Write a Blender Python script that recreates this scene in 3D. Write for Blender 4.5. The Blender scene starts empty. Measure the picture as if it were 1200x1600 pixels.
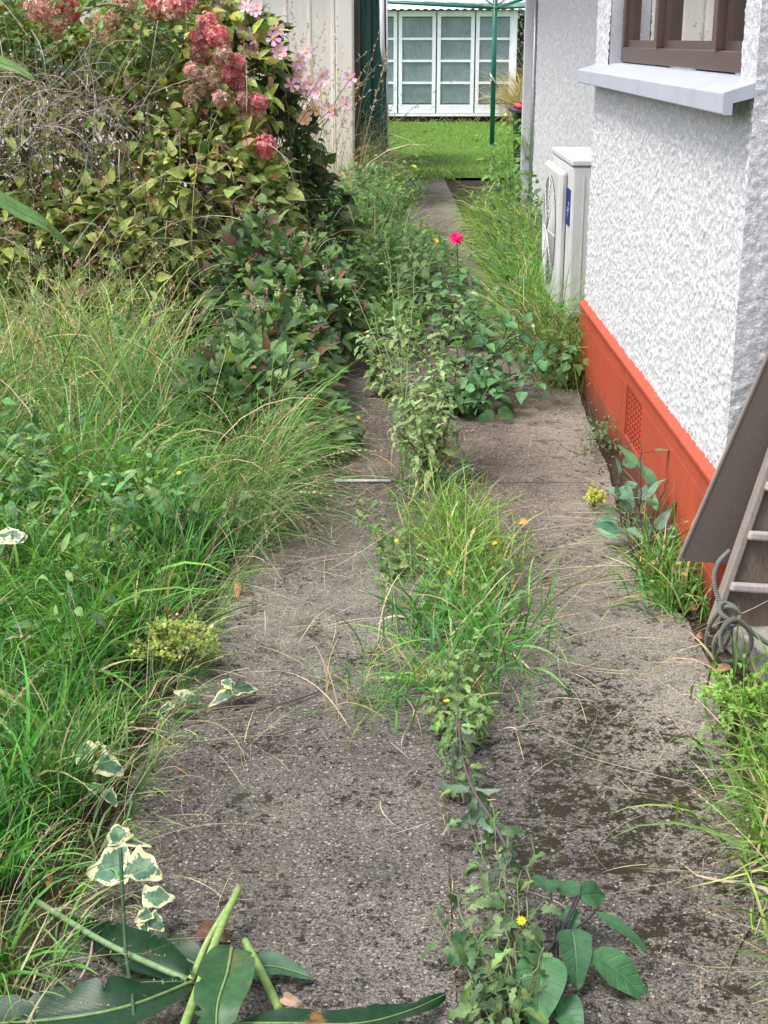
import bpy, math, random
import numpy as np
from mathutils import Vector
rng = np.random.default_rng(11)
random.seed(5)
S = bpy.context.scene
COL = S.collection
R = math.radians

# ------------------------------------------------------------------ camera, world, sun, exposure
PITCH = R(18.6); FPX = 2200.0; CAMZ = 1.6
cd = bpy.data.cameras.new('camera'); cam = bpy.data.objects.new('camera', cd); COL.objects.link(cam)
cam.location = (0, 0, CAMZ); cam.rotation_euler = (math.pi / 2 - PITCH, 0, 0)
cd.sensor_fit = 'VERTICAL'; cd.sensor_height = 24; cd.lens = 24 * FPX / 1600; cd.clip_end = 500; cd.clip_start = .05
S.camera = cam
SUN_EL, SUN_AZ = 62, 245          # azimuth the light comes from, measured from +Y clockwise
w = bpy.data.worlds.new('World'); S.world = w; w.use_nodes = True
nt = w.node_tree; bg = nt.nodes['Background']
sky = nt.nodes.new('ShaderNodeTexSky'); sky.sky_type = 'NISHITA'; sky.sun_disc = False
sky.sun_elevation = R(SUN_EL); sky.sun_rotation = R(SUN_AZ); sky.dust_density = 3.0
hs = nt.nodes.new('ShaderNodeHueSaturation'); hs.inputs['Saturation'].default_value = .38
nt.links.new(sky.outputs[0], hs.inputs['Color']); nt.links.new(hs.outputs[0], bg.inputs['Color'])
bg.inputs['Strength'].default_value = .15
sd = bpy.data.lights.new('sun', 'SUN'); sun = bpy.data.objects.new('sun', sd); COL.objects.link(sun)
sd.energy = 1.6; sd.angle = R(20); sd.color = (1, .96, .9)
a = R(SUN_AZ); e = R(SUN_EL)
sdir = Vector((math.sin(a) * math.cos(e), math.cos(a) * math.cos(e), math.sin(e)))
sun.rotation_euler = sdir.to_track_quat('Z', 'Y').to_euler()
S.view_settings.view_transform = 'Standard'; S.view_settings.look = 'None'
S.view_settings.exposure = 1.28; S.view_settings.gamma = 1
S.render.engine = 'CYCLES'
try:
    S.cycles.max_bounces = 8; S.cycles.transparent_max_bounces = 8
except Exception: pass

# ------------------------------------------------------------------ photo pixel -> real point
FW = np.array([0, math.cos(PITCH), -math.sin(PITCH)]); UP = np.array([0, math.sin(PITCH), math.cos(PITCH)])
C0 = np.array([0, 0, CAMZ])
def ray(px, py): return FW + np.array([1, 0, 0]) * (px - 600) / FPX - UP * (py - 800) / FPX
def gp(px, py, h=0.0):
    d = ray(px, py); return C0 + d * ((h - CAMZ) / d[2])
def yp(px, py, Y):
    d = ray(px, py); return C0 + d * (Y / d[1])
def V3(*a): return np.array(a, float)
def nz(v):
    v = np.asarray(v, float); return v / np.maximum(np.linalg.norm(v, axis=-1, keepdims=True), 1e-9)

# ------------------------------------------------------------------ noise
LAT = np.random.default_rng(3).random((256, 256))
def vn(x, y):
    xi = np.floor(x).astype(int); yi = np.floor(y).astype(int); fx = x - xi; fy = y - yi
    fx = fx * fx * (3 - 2 * fx); fy = fy * fy * (3 - 2 * fy)
    g = lambda a, b: LAT[a & 255, b & 255]
    return (g(xi, yi) * (1 - fx) + g(xi + 1, yi) * fx) * (1 - fy) + (g(xi, yi + 1) * (1 - fx) + g(xi + 1, yi + 1) * fx) * fy

# ------------------------------------------------------------------ mesh builder
class MB:
    def __init__(s): s.v = []; s.f = []; s.c = []; s.u = []; s.n = 0
    def add(s, v, f, c=(.5, .5, .5), u=None):
        v = np.asarray(v, float).reshape(-1, 3); f = np.asarray(f, int)
        c = np.asarray(c, float)
        if c.ndim == 1: c = np.tile(c, (len(v), 1))
        if u is None: u = np.zeros((len(v), 2))
        s.v.append(v); s.f.append(f + s.n); s.c.append(c); s.u.append(np.asarray(u, float).reshape(-1, 2)); s.n += len(v)
    def box(s, x0, x1, y0, y1, z0, z1, c=(.5, .5, .5)):
        v = [(x, y, z) for z in (z0, z1) for y in (y0, y1) for x in (x0, x1)]
        s.add(v, [(0, 2, 3, 1), (4, 5, 7, 6), (0, 1, 5, 4), (2, 6, 7, 3), (0, 4, 6, 2), (1, 3, 7, 5)], c)
    def obox(s, o, ax, ay, az, c=(.5, .5, .5)):           # box from corner o and three edge vectors
        o, ax, ay, az = map(lambda q: np.asarray(q, float), (o, ax, ay, az))
        v = [o + i * ax + j * ay + k * az for k in (0, 1) for j in (0, 1) for i in (0, 1)]
        s.add(v, [(0, 2, 3, 1), (4, 5, 7, 6), (0, 1, 5, 4), (2, 6, 7, 3), (0, 4, 6, 2), (1, 3, 7, 5)], c)
    def prism(s, prof, y0, y1, c=(.5, .5, .5)):           # profile of (x,z) extruded along y
        n = len(prof); v = [(x, y0, z) for x, z in prof] + [(x, y1, z) for x, z in prof]
        s.add(v, [(i, (i + 1) % n, n + (i + 1) % n, n + i) for i in range(n)], c)
        s.add(v, [tuple(range(n))[::-1]], c); s.add(v, [tuple(range(n, 2 * n))], c)
    def tube(s, P, r, c=(.5, .5, .5), sides=6, cap=True):
        P = np.asarray(P, float); n = len(P); r = np.broadcast_to(np.asarray(r, float), (n,))
        T = nz(np.gradient(P, axis=0)); ref = V3(0, 0, 1) if abs(T[0][2]) < .9 else V3(1, 0, 0)
        A = np.zeros_like(P); a = nz(np.cross(T[0], ref))
        for i in range(n):
            a = nz(a - T[i] * np.dot(a, T[i])); A[i] = a
        B = np.cross(T, A); an = np.linspace(0, 2 * np.pi, sides, endpoint=False)
        v = P[:, None] + r[:, None, None] * (A[:, None] * np.cos(an)[None, :, None] + B[:, None] * np.sin(an)[None, :, None])
        i = np.arange(n - 1)[:, None] * sides; j = np.arange(sides)[None]
        f = np.stack([i + j, i + (j + 1) % sides, i + sides + (j + 1) % sides, i + sides + j], -1).reshape(-1, 4)
        u = np.stack([np.broadcast_to(an / 6.283, (n, sides)), np.broadcast_to(np.linspace(0, 1, n)[:, None], (n, sides))], -1)
        cc = np.asarray(c, float)
        if cc.ndim == 2: cc = np.repeat(cc, sides, 0)
        s.add(v, f, cc, u)
        if cap:
            s.f.append(np.array([list(range(sides))[::-1]]) + s.n - n * sides)
            s.f.append(np.array([list(range(sides))]) + s.n - sides)
    def build(s, name, mat, parent=None, origin=None, smooth=True, bev=0):
        V = np.concatenate(s.v); Cc = np.concatenate(s.c); U = np.concatenate(s.u)
        if origin is not None: V = V - np.asarray(origin, float)
        me = bpy.data.meshes.new(name)
        tot = np.concatenate([np.full(len(f), f.shape[1]) for f in s.f]); loops = np.concatenate([f.reshape(-1) for f in s.f])
        me.vertices.add(len(V)); me.vertices.foreach_set('co', V.reshape(-1).astype(np.float32))
        me.loops.add(len(loops)); me.loops.foreach_set('vertex_index', loops.astype(np.int32))
        me.polygons.add(len(tot)); st = np.concatenate([[0], np.cumsum(tot)[:-1]])
        me.polygons.foreach_set('loop_start', st.astype(np.int32))
        try: me.polygons.foreach_set('loop_total', tot.astype(np.int32))
        except Exception: pass
        me.update(calc_edges=True); me.validate()
        ca = me.color_attributes.new('col', 'FLOAT_COLOR', 'POINT')
        ca.data.foreach_set('color', np.concatenate([Cc, np.ones((len(Cc), 1))], 1).reshape(-1).astype(np.float32))
        ua = me.attributes.new('luv', 'FLOAT_VECTOR', 'POINT')
        ua.data.foreach_set('vector', np.concatenate([U, np.zeros((len(U), 1))], 1).reshape(-1).astype(np.float32))
        me.polygons.foreach_set('use_smooth', np.full(len(tot), smooth, dtype=bool))
        me.materials.append(mat); me.update()
        o = bpy.data.objects.new(name, me); COL.objects.link(o)
        if parent is not None: o.parent = parent
        elif origin is not None: o.location = tuple(origin)
        if bev:
            m = o.modifiers.new('bev', 'BEVEL'); m.width = bev; m.segments = 2; m.limit_method = 'ANGLE'
        return o
def tag(o, label=None, cat=None, group=None, kind=None):
    if label: o['label'] = label
    if cat: o['category'] = cat
    if group: o['group'] = group
    if kind: o['kind'] = kind
    return o
def thing(name, label, cat, loc=(0, 0, 0), group=None):
    o = bpy.data.objects.new(name, None); COL.objects.link(o); o.location = tuple(loc); o.empty_display_size = .1
    return tag(o, label, cat, group)

# ------------------------------------------------------------------ material kit
class NT:
    def __init__(s, name):
        s.m = bpy.data.materials.new(name); s.m.use_nodes = True; s.t = s.m.node_tree
        s.b = s.t.nodes['Principled BSDF']; s.out = s.t.nodes['Material Output']
        s.tc = s.t.nodes.new('ShaderNodeTexCoord')
    def N(s, ty, **k):
        n = s.t.nodes.new(ty)
        for a, b in k.items():
            if a in n.inputs.keys() if hasattr(n, 'inputs') else False: s.L(b, n.inputs[a])
            else: setattr(n, a, b)
        return n
    def L(s, a, b):
        if isinstance(a, (int, float)): b.default_value = a
        elif isinstance(a, tuple): b.default_value = a if len(a) == 4 or b.type == 'VECTOR' else (*a, 1)
        else: s.t.links.new(a, b)
    def noise(s, scale, detail=3, rough=.5, vec=None, dist=0):
        n = s.N('ShaderNodeTexNoise'); n.inputs['Scale'].default_value = scale; n.inputs['Detail'].default_value = detail
        n.inputs['Roughness'].default_value = rough; n.inputs['Distortion'].default_value = dist
        s.L(vec or s.tc.outputs['Object'], n.inputs['Vector']); return n.outputs['Fac']
    def voro(s, scale, vec=None, feat='F1', out='Distance'):
        n = s.N('ShaderNodeTexVoronoi'); n.feature = feat; n.inputs['Scale'].default_value = scale
        s.L(vec or s.tc.outputs['Object'], n.inputs['Vector']); return n.outputs[out]
    def ramp(s, f, *st, interp='LINEAR'):
        n = s.N('ShaderNodeValToRGB'); n.color_ramp.interpolation = interp; e = n.color_ramp.elements
        while len(e) < len(st): e.new(.5)
        for i, (p, c) in enumerate(st):
            e[i].position = p; c = (c, c, c) if isinstance(c, (int, float)) else c; e[i].color = (*c, 1)
        s.L(f, n.inputs['Fac']); return n.outputs['Color']
    def mix(s, f, a, b, mode='MIX'):
        n = s.N('ShaderNodeMix'); n.data_type = 'RGBA'; n.blend_type = mode
        s.L(f, n.inputs[0]); s.L(a, n.inputs[6]); s.L(b, n.inputs[7]); return n.outputs[2]
    def math(s, op, a, b=0.0, c=None):
        n = s.N('ShaderNodeMath'); n.operation = op; s.L(a, n.inputs[0]); s.L(b, n.inputs[1])
        if c is not None: s.L(c, n.inputs[2])
        return n.outputs[0]
    def bump(s, h, st=.5, d=.01):
        n = s.N('ShaderNodeBump'); n.inputs['Strength'].default_value = st; n.inputs['Distance'].default_value = d
        s.L(h, n.inputs['Height']); s.L(n.outputs[0], s.b.inputs['Normal']); return n
    def scale(s, v):
        n = s.N('ShaderNodeMapping'); n.inputs['Scale'].default_value = v; s.L(s.tc.outputs['Object'], n.inputs['Vector']); return n.outputs[0]
    def attr(s, name='col', out='Color'):
        n = s.N('ShaderNodeAttribute'); n.attribute_name = name; return n.outputs[out]
    def set(s, color=None, rough=None, spec=None, metal=None):
        if color is not None: s.L(color, s.b.inputs['Base Color'])
        if rough is not None: s.L(rough, s.b.inputs['Roughness'])
        if spec is not None: s.b.inputs['Specular IOR Level'].default_value = spec
        if metal is not None: s.b.inputs['Metallic'].default_value = metal
        return s.m

def plant_mat(name, veins=0, rough=.5, trans=.35, spec=.35, kind='leaf', nscale=60):
    k = NT(name); c = k.attr()
    nz_ = k.noise(nscale, 2)
    c = k.mix(1.0, c, k.ramp(nz_, (.25, .72), (.75, 1.2)), 'MULTIPLY')
    sep = k.N('ShaderNodeSeparateXYZ'); k.L(k.attr('luv', 'Vector'), sep.inputs[0]); u, v = sep.outputs[0], sep.outputs[1]
    au = k.math('ABSOLUTE', u)
    if kind == 'ivy':
        ed = k.math('MAXIMUM', au, k.math('ABSOLUTE', k.math('SUBTRACT', k.math('MULTIPLY', v, 2.1), .95)))
        ed = k.math('ADD', ed, k.math('MULTIPLY', k.math('SUBTRACT', k.noise(26, 4, .7), .5), 2.2))
        m = k.ramp(ed, (.68, 0), (.73, 1)); 
        c = k.mix(m, c, (.56, .55, .33))
        g2 = k.ramp(k.noise(35, 2), (.5, 0), (.56, .45)); inv = k.math('SUBTRACT', 1.0, m)
        c = k.mix(k.math('MULTIPLY', g2, inv), c, (.16, .24, .13))
    if veins:
        mid = k.ramp(au, (.03, 1), (.10, 0))
        sv = k.math('SINE', k.math('MULTIPLY', k.math('SUBTRACT', v, k.math('MULTIPLY', au, .13 if kind != 'canna' else .3)), 6.283 * veins))
        svm = k.ramp(sv, (.80 if kind != 'canna' else .3, 0), (1.0, .45 if kind != 'canna' else .06))
        vm = k.math('MAXIMUM', mid, svm)
        c = k.mix(k.math('MULTIPLY', vm, .38 if kind == 'canna' else .26), c, k.mix(1.0, c, (2.4, 2.0, 2.2), 'MULTIPLY'))
        k.bump(k.math('MULTIPLY', vm, -1.0), .5, .003)
    if kind == 'canna':
        br = k.ramp(k.noise(11, 5, .75), (.60, 0), (.68, 1)); c = k.mix(br, c, (.20, .10, .04)); c = k.mix(k.ramp(k.math('ADD', au, k.math('MULTIPLY', k.noise(30, 3), .3)), (1.10, 0), (1.16, .9)), c, (.26, .17, .07))
        geo = k.N('ShaderNodeNewGeometry'); c = k.mix(k.math('MULTIPLY', geo.outputs['Backfacing'], .75), c, (.30, .40, .30))
    elif kind == 'leaf':
        geo = k.N('ShaderNodeNewGeometry')
        c = k.mix(k.math('MULTIPLY', geo.outputs['Backfacing'], .35), c, k.mix(1.0, c, (1.7, 1.6, 1.9), 'MULTIPLY'))
        if veins:                                   # brown spots and chewed margins
            br = k.ramp(k.noise(14, 4, .7), (.66, 0), (.72, .8)); c = k.mix(br, c, (.16, .10, .03))
    k.set(c, rough, spec)
    if trans:
        tr = k.N('ShaderNodeBsdfTranslucent'); k.L(k.mix(1.0, c, (1.3, 1.35, .7), 'MULTIPLY'), tr.inputs[0])
        ms = k.N('ShaderNodeMixShader'); ms.inputs[0].default_value = trans
        k.t.links.new(k.b.outputs[0], ms.inputs[1]); k.t.links.new(tr.outputs[0], ms.inputs[2]); k.t.links.new(ms.outputs[0], k.out.inputs[0])
    return k.m
M = {}
M['grass'] = plant_mat('grass_blade', 0, .55, .35, .25, nscale=25)
M['leaf'] = plant_mat('weed_leaf', 7, .5, .3, .35)
M['leafs'] = plant_mat('small_leaf', 0, .5, .3, .3)
M['hyd'] = plant_mat('hydrangea_leaf', 8, .5, .3, .35)
M['stem'] = plant_mat('stem', 0, .6, 0, .3, kind='stem', nscale=90)
M['petal'] = plant_mat('petal', 0, .6, .35, .2, kind='petal')
M['ivy'] = plant_mat('variegated_leaf', 4, .45, .25, .4, kind='ivy')
M['canna'] = plant_mat('broad_leaf', 30, .40, .2, .3, kind='canna')
def paint(name, c, rough=.5, nsc=8, var=.12, spec=.4, metal=0, bump=0, bsc=200, dirt=0):
    k = NT(name)
    cc = k.mix(1.0, c, k.ramp(k.noise(nsc, 4, .6), (.3, 1 - var), (.7, 1 + var)), 'MULTIPLY')
    if dirt:
        st = k.ramp(k.noise(3, 4, .7, k.scale((3, 3, .5))), (.5, 0), (.75, dirt)); cc = k.mix(st, cc, (.14, .13, .10))
    if bump: k.bump(k.noise(bsc, 3), bump, .002)
    return k.set(cc, rough, spec, metal)

def stucco():
    k = NT('roughcast_white'); c = k.attr()
    n = k.noise(170, 3, .6); c = k.mix(1.0, c, k.ramp(n, (.3, .80), (.7, 1.08)), 'MULTIPLY')
    c = k.mix(k.ramp(k.noise(150, 3, .6, k.scale((1, 1, .6))), (.60, 0), (.68, .35)), c, (.21, .21, .225))
    c = k.mix(k.ramp(k.noise(170, 2, .6, k.scale((1, .7, 1))), (.60, 0), (.66, .8)), c, (.78, .79, .82))
    c = k.mix(k.ramp(k.noise(1.6, 4, .6), (.5, 0), (.8, .25)), c, (.5, .5, .52))
    k.bump(n, .8, .004); return k.set(c, .8, .25)
M['stucco'] = stucco()
def plinth():
    k = NT('red_painted_plaster')
    c = k.mix(k.noise(5, 4, .65), (.33, .045, .020), (.42, .074, .034))
    c = k.mix(k.ramp(k.noise(60, 2), (.68, 0), (.74, .35)), c, (.62, .35, .26))
    sep = k.N('ShaderNodeSeparateXYZ'); k.L(k.tc.outputs['Object'], sep.inputs[0])
    c = k.mix(k.ramp(k.noise(7, 5, .75, k.scale((1, 1, .35))), (.54, 0), (.72, .5)), c, (.17, .045, .03))
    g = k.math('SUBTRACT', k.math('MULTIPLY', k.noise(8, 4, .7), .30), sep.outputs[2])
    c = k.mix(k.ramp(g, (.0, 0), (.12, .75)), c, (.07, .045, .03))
    k.bump(k.noise(120, 3), .25, .003); return k.set(c, .55, .35)
M['plinth'] = plinth()

def concrete():
    k = NT('old_lichened_concrete')
    sep = k.N('ShaderNodeSeparateXYZ'); k.L(k.tc.outputs['Object'], sep.inputs[0]); X, Y = sep.outputs[0], sep.outputs[1]
    big = k.noise(1.7, 5, .65); mid = k.noise(8, 5, .7); fine = k.noise(150, 4, .75); gr = k.noise(330, 2, .6); clot = k.noise(48, 5, .8)
    c = k.ramp(big, (.35, (.105, .094, .088)), (.65, (.180, .164, .150)))
    fy = k.ramp(k.math('ADD', k.math('MULTIPLY', Y, .2), k.math('MULTIPLY', k.math('SUBTRACT', mid, .5), .3)), (.78, 0), (1.15, 1))
    c = k.mix(fy, c, k.mix(mid, (.088, .064, .058), (.150, .116, .104)))
    # pale worn concrete toward the right side and in patches
    wx = k.math('ADD', X, k.math('MULTIPLY', k.math('SUBTRACT', mid, .5), .6))
    c = k.mix(k.math('MULTIPLY', k.ramp(wx, (.36, 0), (.70, .85)), k.ramp(big, (.35, .5), (.6, 1))), c, (.285, .262, .215))
    bd = k.ramp(k.math('ABSOLUTE', k.math('SUBTRACT', Y, 3.8)), (.2, .75), (1.1, 0)); c = k.mix(k.math('MULTIPLY', bd, k.ramp(mid, (.38, .15), (.6, 1))), c, (.285, .272, .235))
    c = k.mix(k.ramp(mid, (.55, 0), (.70, .5)), c, (.24, .22, .20))
    c = k.mix(1.0, c, k.ramp(k.noise(.9, 3, .6, k.scale((1.6, .8, 1))), (.38, (.70, .66, .64)), (.62, (1.18, 1.16, 1.10))), 'MULTIPLY')
    c = k.mix(k.ramp(mid, (.32, .6), (.45, 0)), c, (.07, .060, .058))
    # sand grain and exposed aggregate
    c = k.mix(1.0, c, k.ramp(gr, (.32, .35), (.5, .95), (.68, 1.75)), 'MULTIPLY')
    vs = k.N('ShaderNodeSeparateXYZ'); k.L(k.voro(210, out='Color'), vs.inputs[0])
    c = k.mix(k.ramp(vs.outputs[0], (.60, 0), (.98, .45)), c, (.27, .25, .235))
    c = k.mix(k.ramp(vs.outputs[1], (.95, 0), (.97, .8)), c, (.42, .40, .37))
    near = k.ramp(k.math('MULTIPLY', Y, .2), (.5, 1), (1.1, .35))
    pit = k.ramp(fine, (.38, 1), (.52, 0)); c = k.mix(k.math('MULTIPLY', pit, near), c, (.028, .024, .023))
    # black lichen clots everywhere near, denser moss on the right slab
    mx = k.math('SUBTRACT', X, .48); my = k.math('MULTIPLY', k.math('SUBTRACT', Y, 2.75), .5)
    r2 = k.math('ADD', k.math('MULTIPLY', mx, mx), k.math('MULTIPLY', my, my))
    dens = k.math('ADD', k.math('MULTIPLY', k.ramp(r2, (.0, 1), (.15, 0)), .105), k.math('MULTIPLY', k.math('SUBTRACT', k.noise(4.5, 4, .7), .5), .50))
    nm = k.math('ADD', clot, k.math('MULTIPLY', dens, near))
    mm = k.ramp(nm, (.585, 0), (.625, 1))
    c = k.mix(mm, c, k.mix(k.noise(25, 2), (.014, .012, .008), (.042, .034, .018)))
    gm = k.ramp(k.noise(5, 5, .75), (.54, 0), (.72, .45)); c = k.mix(k.math('MULTIPLY', gm, k.ramp(gr, (.4, .3), (.6, 1))), c, (.12, .135, .06))
    ln = k.ramp(k.math('ABSOLUTE', k.math('SUBTRACT', k.noise(2.2, 4, .6), .5)), (.0, .7), (.006, 0)); c = k.mix(k.math('MULTIPLY', ln, k.ramp(mid, (.5, 0), (.55, 1))), c, (.03, .025, .022))
    h = k.math('ADD', k.math('MULTIPLY', fine, 1.0), k.math('ADD', k.math('MULTIPLY', gr, .5), k.math('MULTIPLY', mm, .8)))
    k.bump(h, .9, .006); return k.set(c, .9, .2)
M['concrete'] = concrete()
def soil():
    k = NT('soil'); c = k.mix(k.noise(14, 5, .7), (.030, .022, .016), (.075, .055, .040))
    c = k.mix(k.ramp(k.voro(60, out='Distance'), (.1, .5), (.25, 0)), c, (.12, .085, .055))
    k.bump(k.noise(50, 5, .7), 1, .02); return k.set(c, .95, .15)
M['soil'] = soil()
def lawnm():
    k = NT('lawn_sward'); c = k.mix(k.noise(3, 5, .7), (.075, .155, .022), (.12, .22, .035))
    c = k.mix(1.0, c, k.ramp(k.noise(60, 3, .8), (.3, .6), (.7, 1.25)), 'MULTIPLY')
    k.bump(k.noise(90, 3), 1, .02); return k.set(c, .9, .1)
M['lawn'] = lawnm()
def wood(name, a, b, ax=(14, 14, 1.2), dirt=.0):
    k = NT(name); g = k.noise(4, 5, .65, k.scale(ax), .6)
    c = k.mix(g, a, b); c = k.mix(k.ramp(k.noise(90, 2, .6, k.scale((3, 3, .25))), (.55, 0), (.7, .5)), c, tuple(x * .35 for x in a))
    k.bump(g, .6, .004); return k.set(c, .8, .2)
M['ramp_wood'] = wood('weathered_brown_wood', (.075, .055, .042), (.16, .125, .10))
M['rail_wood'] = wood('weathered_grey_wood', (.15, .125, .11), (.27, .235, .21))
M['cleat_wood'] = wood('pale_driftwood', (.22, .185, .175), (.40, .36, .345), (1.5, 14, 14))
def fibre():
    k = NT('brown_sheet'); c = k.mix(k.noise(3, 4, .6), (.080, .062, .055), (.115, .090, .078))
    c = k.mix(k.ramp(k.noise(120, 2), (.45, 0), (.75, .25)), c, (.16, .13, .11))
    c = k.mix(k.ramp(k.noise(5, 5, .75), (.62, 0), (.7, .4)), c, (.18, .16, .145))
    k.bump(k.noise(150, 3), .25, .002); return k.set(c, .6, .35)
M['fibre'] = fibre()
M['sheet_edge'] = paint('sheet_edge', (.20, .165, .145), .8)
M['sill'] = paint('sill_paint', (.38, .40, .47), .45, 4, .05, dirt=.22)
M['alu'] = paint('brown_aluminium', (.070, .043, .036), .35, 10, .1, .5)
M['cream'] = paint('cream_steel', (.70, .66, .60), .4, 3, .04, dirt=.2)
M['brown_post'] = paint('rotten_post', (.10, .065, .05), .8, 14, .4)
M['green_steel'] = paint('dark_green_steel', (.012, .055, .045), .35, 4, .12, .5)
M['white'] = paint('white_board', (.58, .58, .62), .5, 5, .06, dirt=.25)
M['old_white'] = paint('peeling_white', (.80, .82, .88), .6, 8, .08, dirt=.2)
M['roofsteel'] = paint('pale_roof_steel', (.62, .74, .70), .45, 4, .08)
M['darkroof'] = paint('dark_roof_steel', (.06, .09, .08), .5)
M['hp'] = paint('ac_casing', (.52, .515, .51), .45, 5, .05, dirt=.25)
M['hp_dark'] = paint('ac_dark_grey', (.05, .05, .055), .6); M['fan_shade'] = paint('fan_shade_disc', (.20, .20, .205), .6)  # hp_dark: plain dark grey for feet, bin rim and wheels
M['blue'] = paint('blue_label', (.008, .035, .17), .7, spec=.15)
M['lblwhite'] = paint('label_print', (.6, .62, .65), .4)
M['poleg'] = paint('green_powder_coat', (.010, .13, .10), .35, 10, .15)
M['wire'] = paint('wire', (.06, .17, .14), .4)
M['galv'] = paint('galvanised', (.35, .37, .38), .4, 30, .1, metal=.6)
M['bin'] = paint('bin_green', (.01, .03, .022), .45)
M['binred'] = paint('bin_red', (.45, .01, .012), .4)
M['rope'] = None
M['room'] = paint('room_plaster', (.45, .42, .38), .8)
M['curtain'] = paint('curtain', (.72, .74, .80), .9)
M['floor_gap_shade'] = paint('floor_gap_dark', (.035, .033, .030), .9, 20, .3)
M['block'] = paint('concrete_block', (.22, .205, .18), .9, 30, .3, bump=.8, bsc=90, dirt=.6)
M['deadleaf'] = plant_mat('dead_leaf', 6, .7, .15, .2, kind='stem')
M['bark'] = wood('bark', (.05, .035, .025), (.11, .085, .065))
def ropem():
    k = NT('old_rope'); sep = k.N('ShaderNodeSeparateXYZ'); k.L(k.attr('luv', 'Vector'), sep.inputs[0])
    s = k.math('SINE', k.math('ADD', k.math('MULTIPLY', sep.outputs[0], 18.85), k.math('MULTIPLY', sep.outputs[1], 1500.0)))
    c = k.mix(k.ramp(s, (.1, 0), (.8, 1)), (.17, .175, .15), (.25, .25, .215))
    k.bump(s, .8, .003); return k.set(c, .85, .2)
M['rope'] = ropem()
def glassm(name, c, rough=.03, tr=.0):
    k = NT(name); k.set(c, rough, .8)
    if tr: k.b.inputs['Transmission Weight'].default_value = tr; k.b.inputs['IOR'].default_value = 1.45
    return k.m
def clear_glass():
    k = NT('window_glass'); k.t.nodes.remove(k.b)
    gl = k.N('ShaderNodeBsdfGlossy'); gl.inputs['Roughness'].default_value = .01
    tp = k.N('ShaderNodeBsdfTransparent'); tp.inputs[0].default_value = (.86, .9, .9, 1)
    fr = k.N('ShaderNodeFresnel'); fr.inputs[0].default_value = 1.6; ms = k.N('ShaderNodeMixShader')
    k.L(k.math('MULTIPLY', fr.outputs[0], 1.0), ms.inputs[0]); k.t.links.new(tp.outputs[0], ms.inputs[1]); k.t.links.new(gl.outputs[0], ms.inputs[2])
    k.t.links.new(ms.outputs[0], k.out.inputs[0]); return k.m
M['glass'] = clear_glass()
def oldglass():
    k = NT('mottled_glass'); c = k.mix(k.noise(3, 5, .7), (.05, .10, .12), (.34, .40, .44))  # pane colour mottled dark to pale blue grey, with greenish streaks
    c = k.mix(k.ramp(k.noise(12, 4, .8, k.scale((2, 2, .5))), (.5, 0), (.65, .5)), c, (.13, .17, .09))
    return k.set(c, .12, .6)
M['oldglass'] = oldglass()

# ------------------------------------------------------------------ vegetation kit
def jit(pal, n, j=.18):
    pal = np.asarray(pal, float); c = pal[rng.integers(0, len(pal), n)]
    return np.clip(c * (1 + rng.normal(0, j, (n, 1))) * (1 + rng.normal(0, j * .3, (n, 3))), .004, .9)
def ribbons(mb, base, az, th0, k, L, W, col, tip=None, nseg=6, fold=False, zmin=.006):
    n = len(base); s = np.linspace(0, 1, nseg + 1)
    th = th0[:, None] + k[:, None] * s[None] ** 1.25
    az2 = az[:, None] + rng.normal(0, .55, (n, 1)) * s[None] ** 1.5
    rd = np.stack([np.cos(az2), np.sin(az2), np.zeros_like(az2)], -1)
    T = rd * np.sin(th)[..., None]; T[..., 2] = np.cos(th)
    step = (L[:, None] / nseg)[..., None] * (T[:, :-1] + T[:, 1:]) / 2
    P = base[:, None] + np.concatenate([np.zeros((n, 1, 3)), np.cumsum(step, 1)], 1)
    kk = rng.integers(2, nseg + 1, n); kink = (rng.random(n) < .22) * rng.uniform(.2, .9, n)      # some blades are creased over
    past = np.maximum(np.arange(nseg + 1)[None] - kk[:, None], 0) * (L / nseg * kink)[:, None]; P[..., 2] -= past
    zf = zmin + rng.random((n, 1)) * .012
    P[..., 2] = np.where(P[..., 2] < zf, zf, P[..., 2])
    sd = np.stack([-np.sin(az2), np.cos(az2), np.zeros_like(az2)], -1); nm = np.cross(T, sd)
    tw = rng.normal(0, .7, (n, 1, 1)) + rng.normal(0, .8, (n, 1, 1)) * s[None, :, None]
    sd = sd * np.cos(tw) + nm * np.sin(tw); nm = np.cross(T, sd)
    w = (np.minimum(1, .45 + s * 3) * (1 - s ** 2.5) + .04)[None, :, None] * W[:, None, None] / 2
    if tip is None: tip = col
    cc = col[:, None] * (1 - s[None, :, None] ** 2) + tip[:, None] * s[None, :, None] ** 2
    if fold:
        Vv = np.stack([P - sd * w + nm * w * .5, P - nm * w * .0, P + sd * w + nm * w * .5], 2); m = 3
    else: Vv = np.stack([P - sd * w, P + sd * w], 2); m = 2
    cc = np.repeat(cc[:, :, None], m, 2)
    u = np.zeros((*Vv.shape[:3], 2)); u[..., 0] = np.linspace(-1, 1, m); u[..., 1] = s[None, :, None]
    b = (np.arange(n) * (nseg + 1) * m)[:, None, None]; i = np.arange(nseg)[None, :, None] * m; j = np.arange(m - 1)[None, None]
    q = b + i + j; f = np.stack([q, q + 1, q + m + 1, q + m], -1).reshape(-1, 4)
    mb.add(Vv, f, cc.reshape(-1, 3), u)
    return P, T
def diamonds(mb, pos, d, L, W, col):
    n = len(pos); d = nz(d); r = nz(rng.normal(0, 1, (n, 3))); sd = nz(np.cross(d, r))
    L = L[:, None]; W = W[:, None]
    Vv = np.stack([pos, pos + d * L * .5 + sd * W / 2, pos + d * L, pos + d * L * .5 - sd * W / 2], 1)
    mb.add(Vv, (np.arange(n) * 4)[:, None] + np.arange(4)[None], np.repeat(col, 4, 0))
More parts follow.
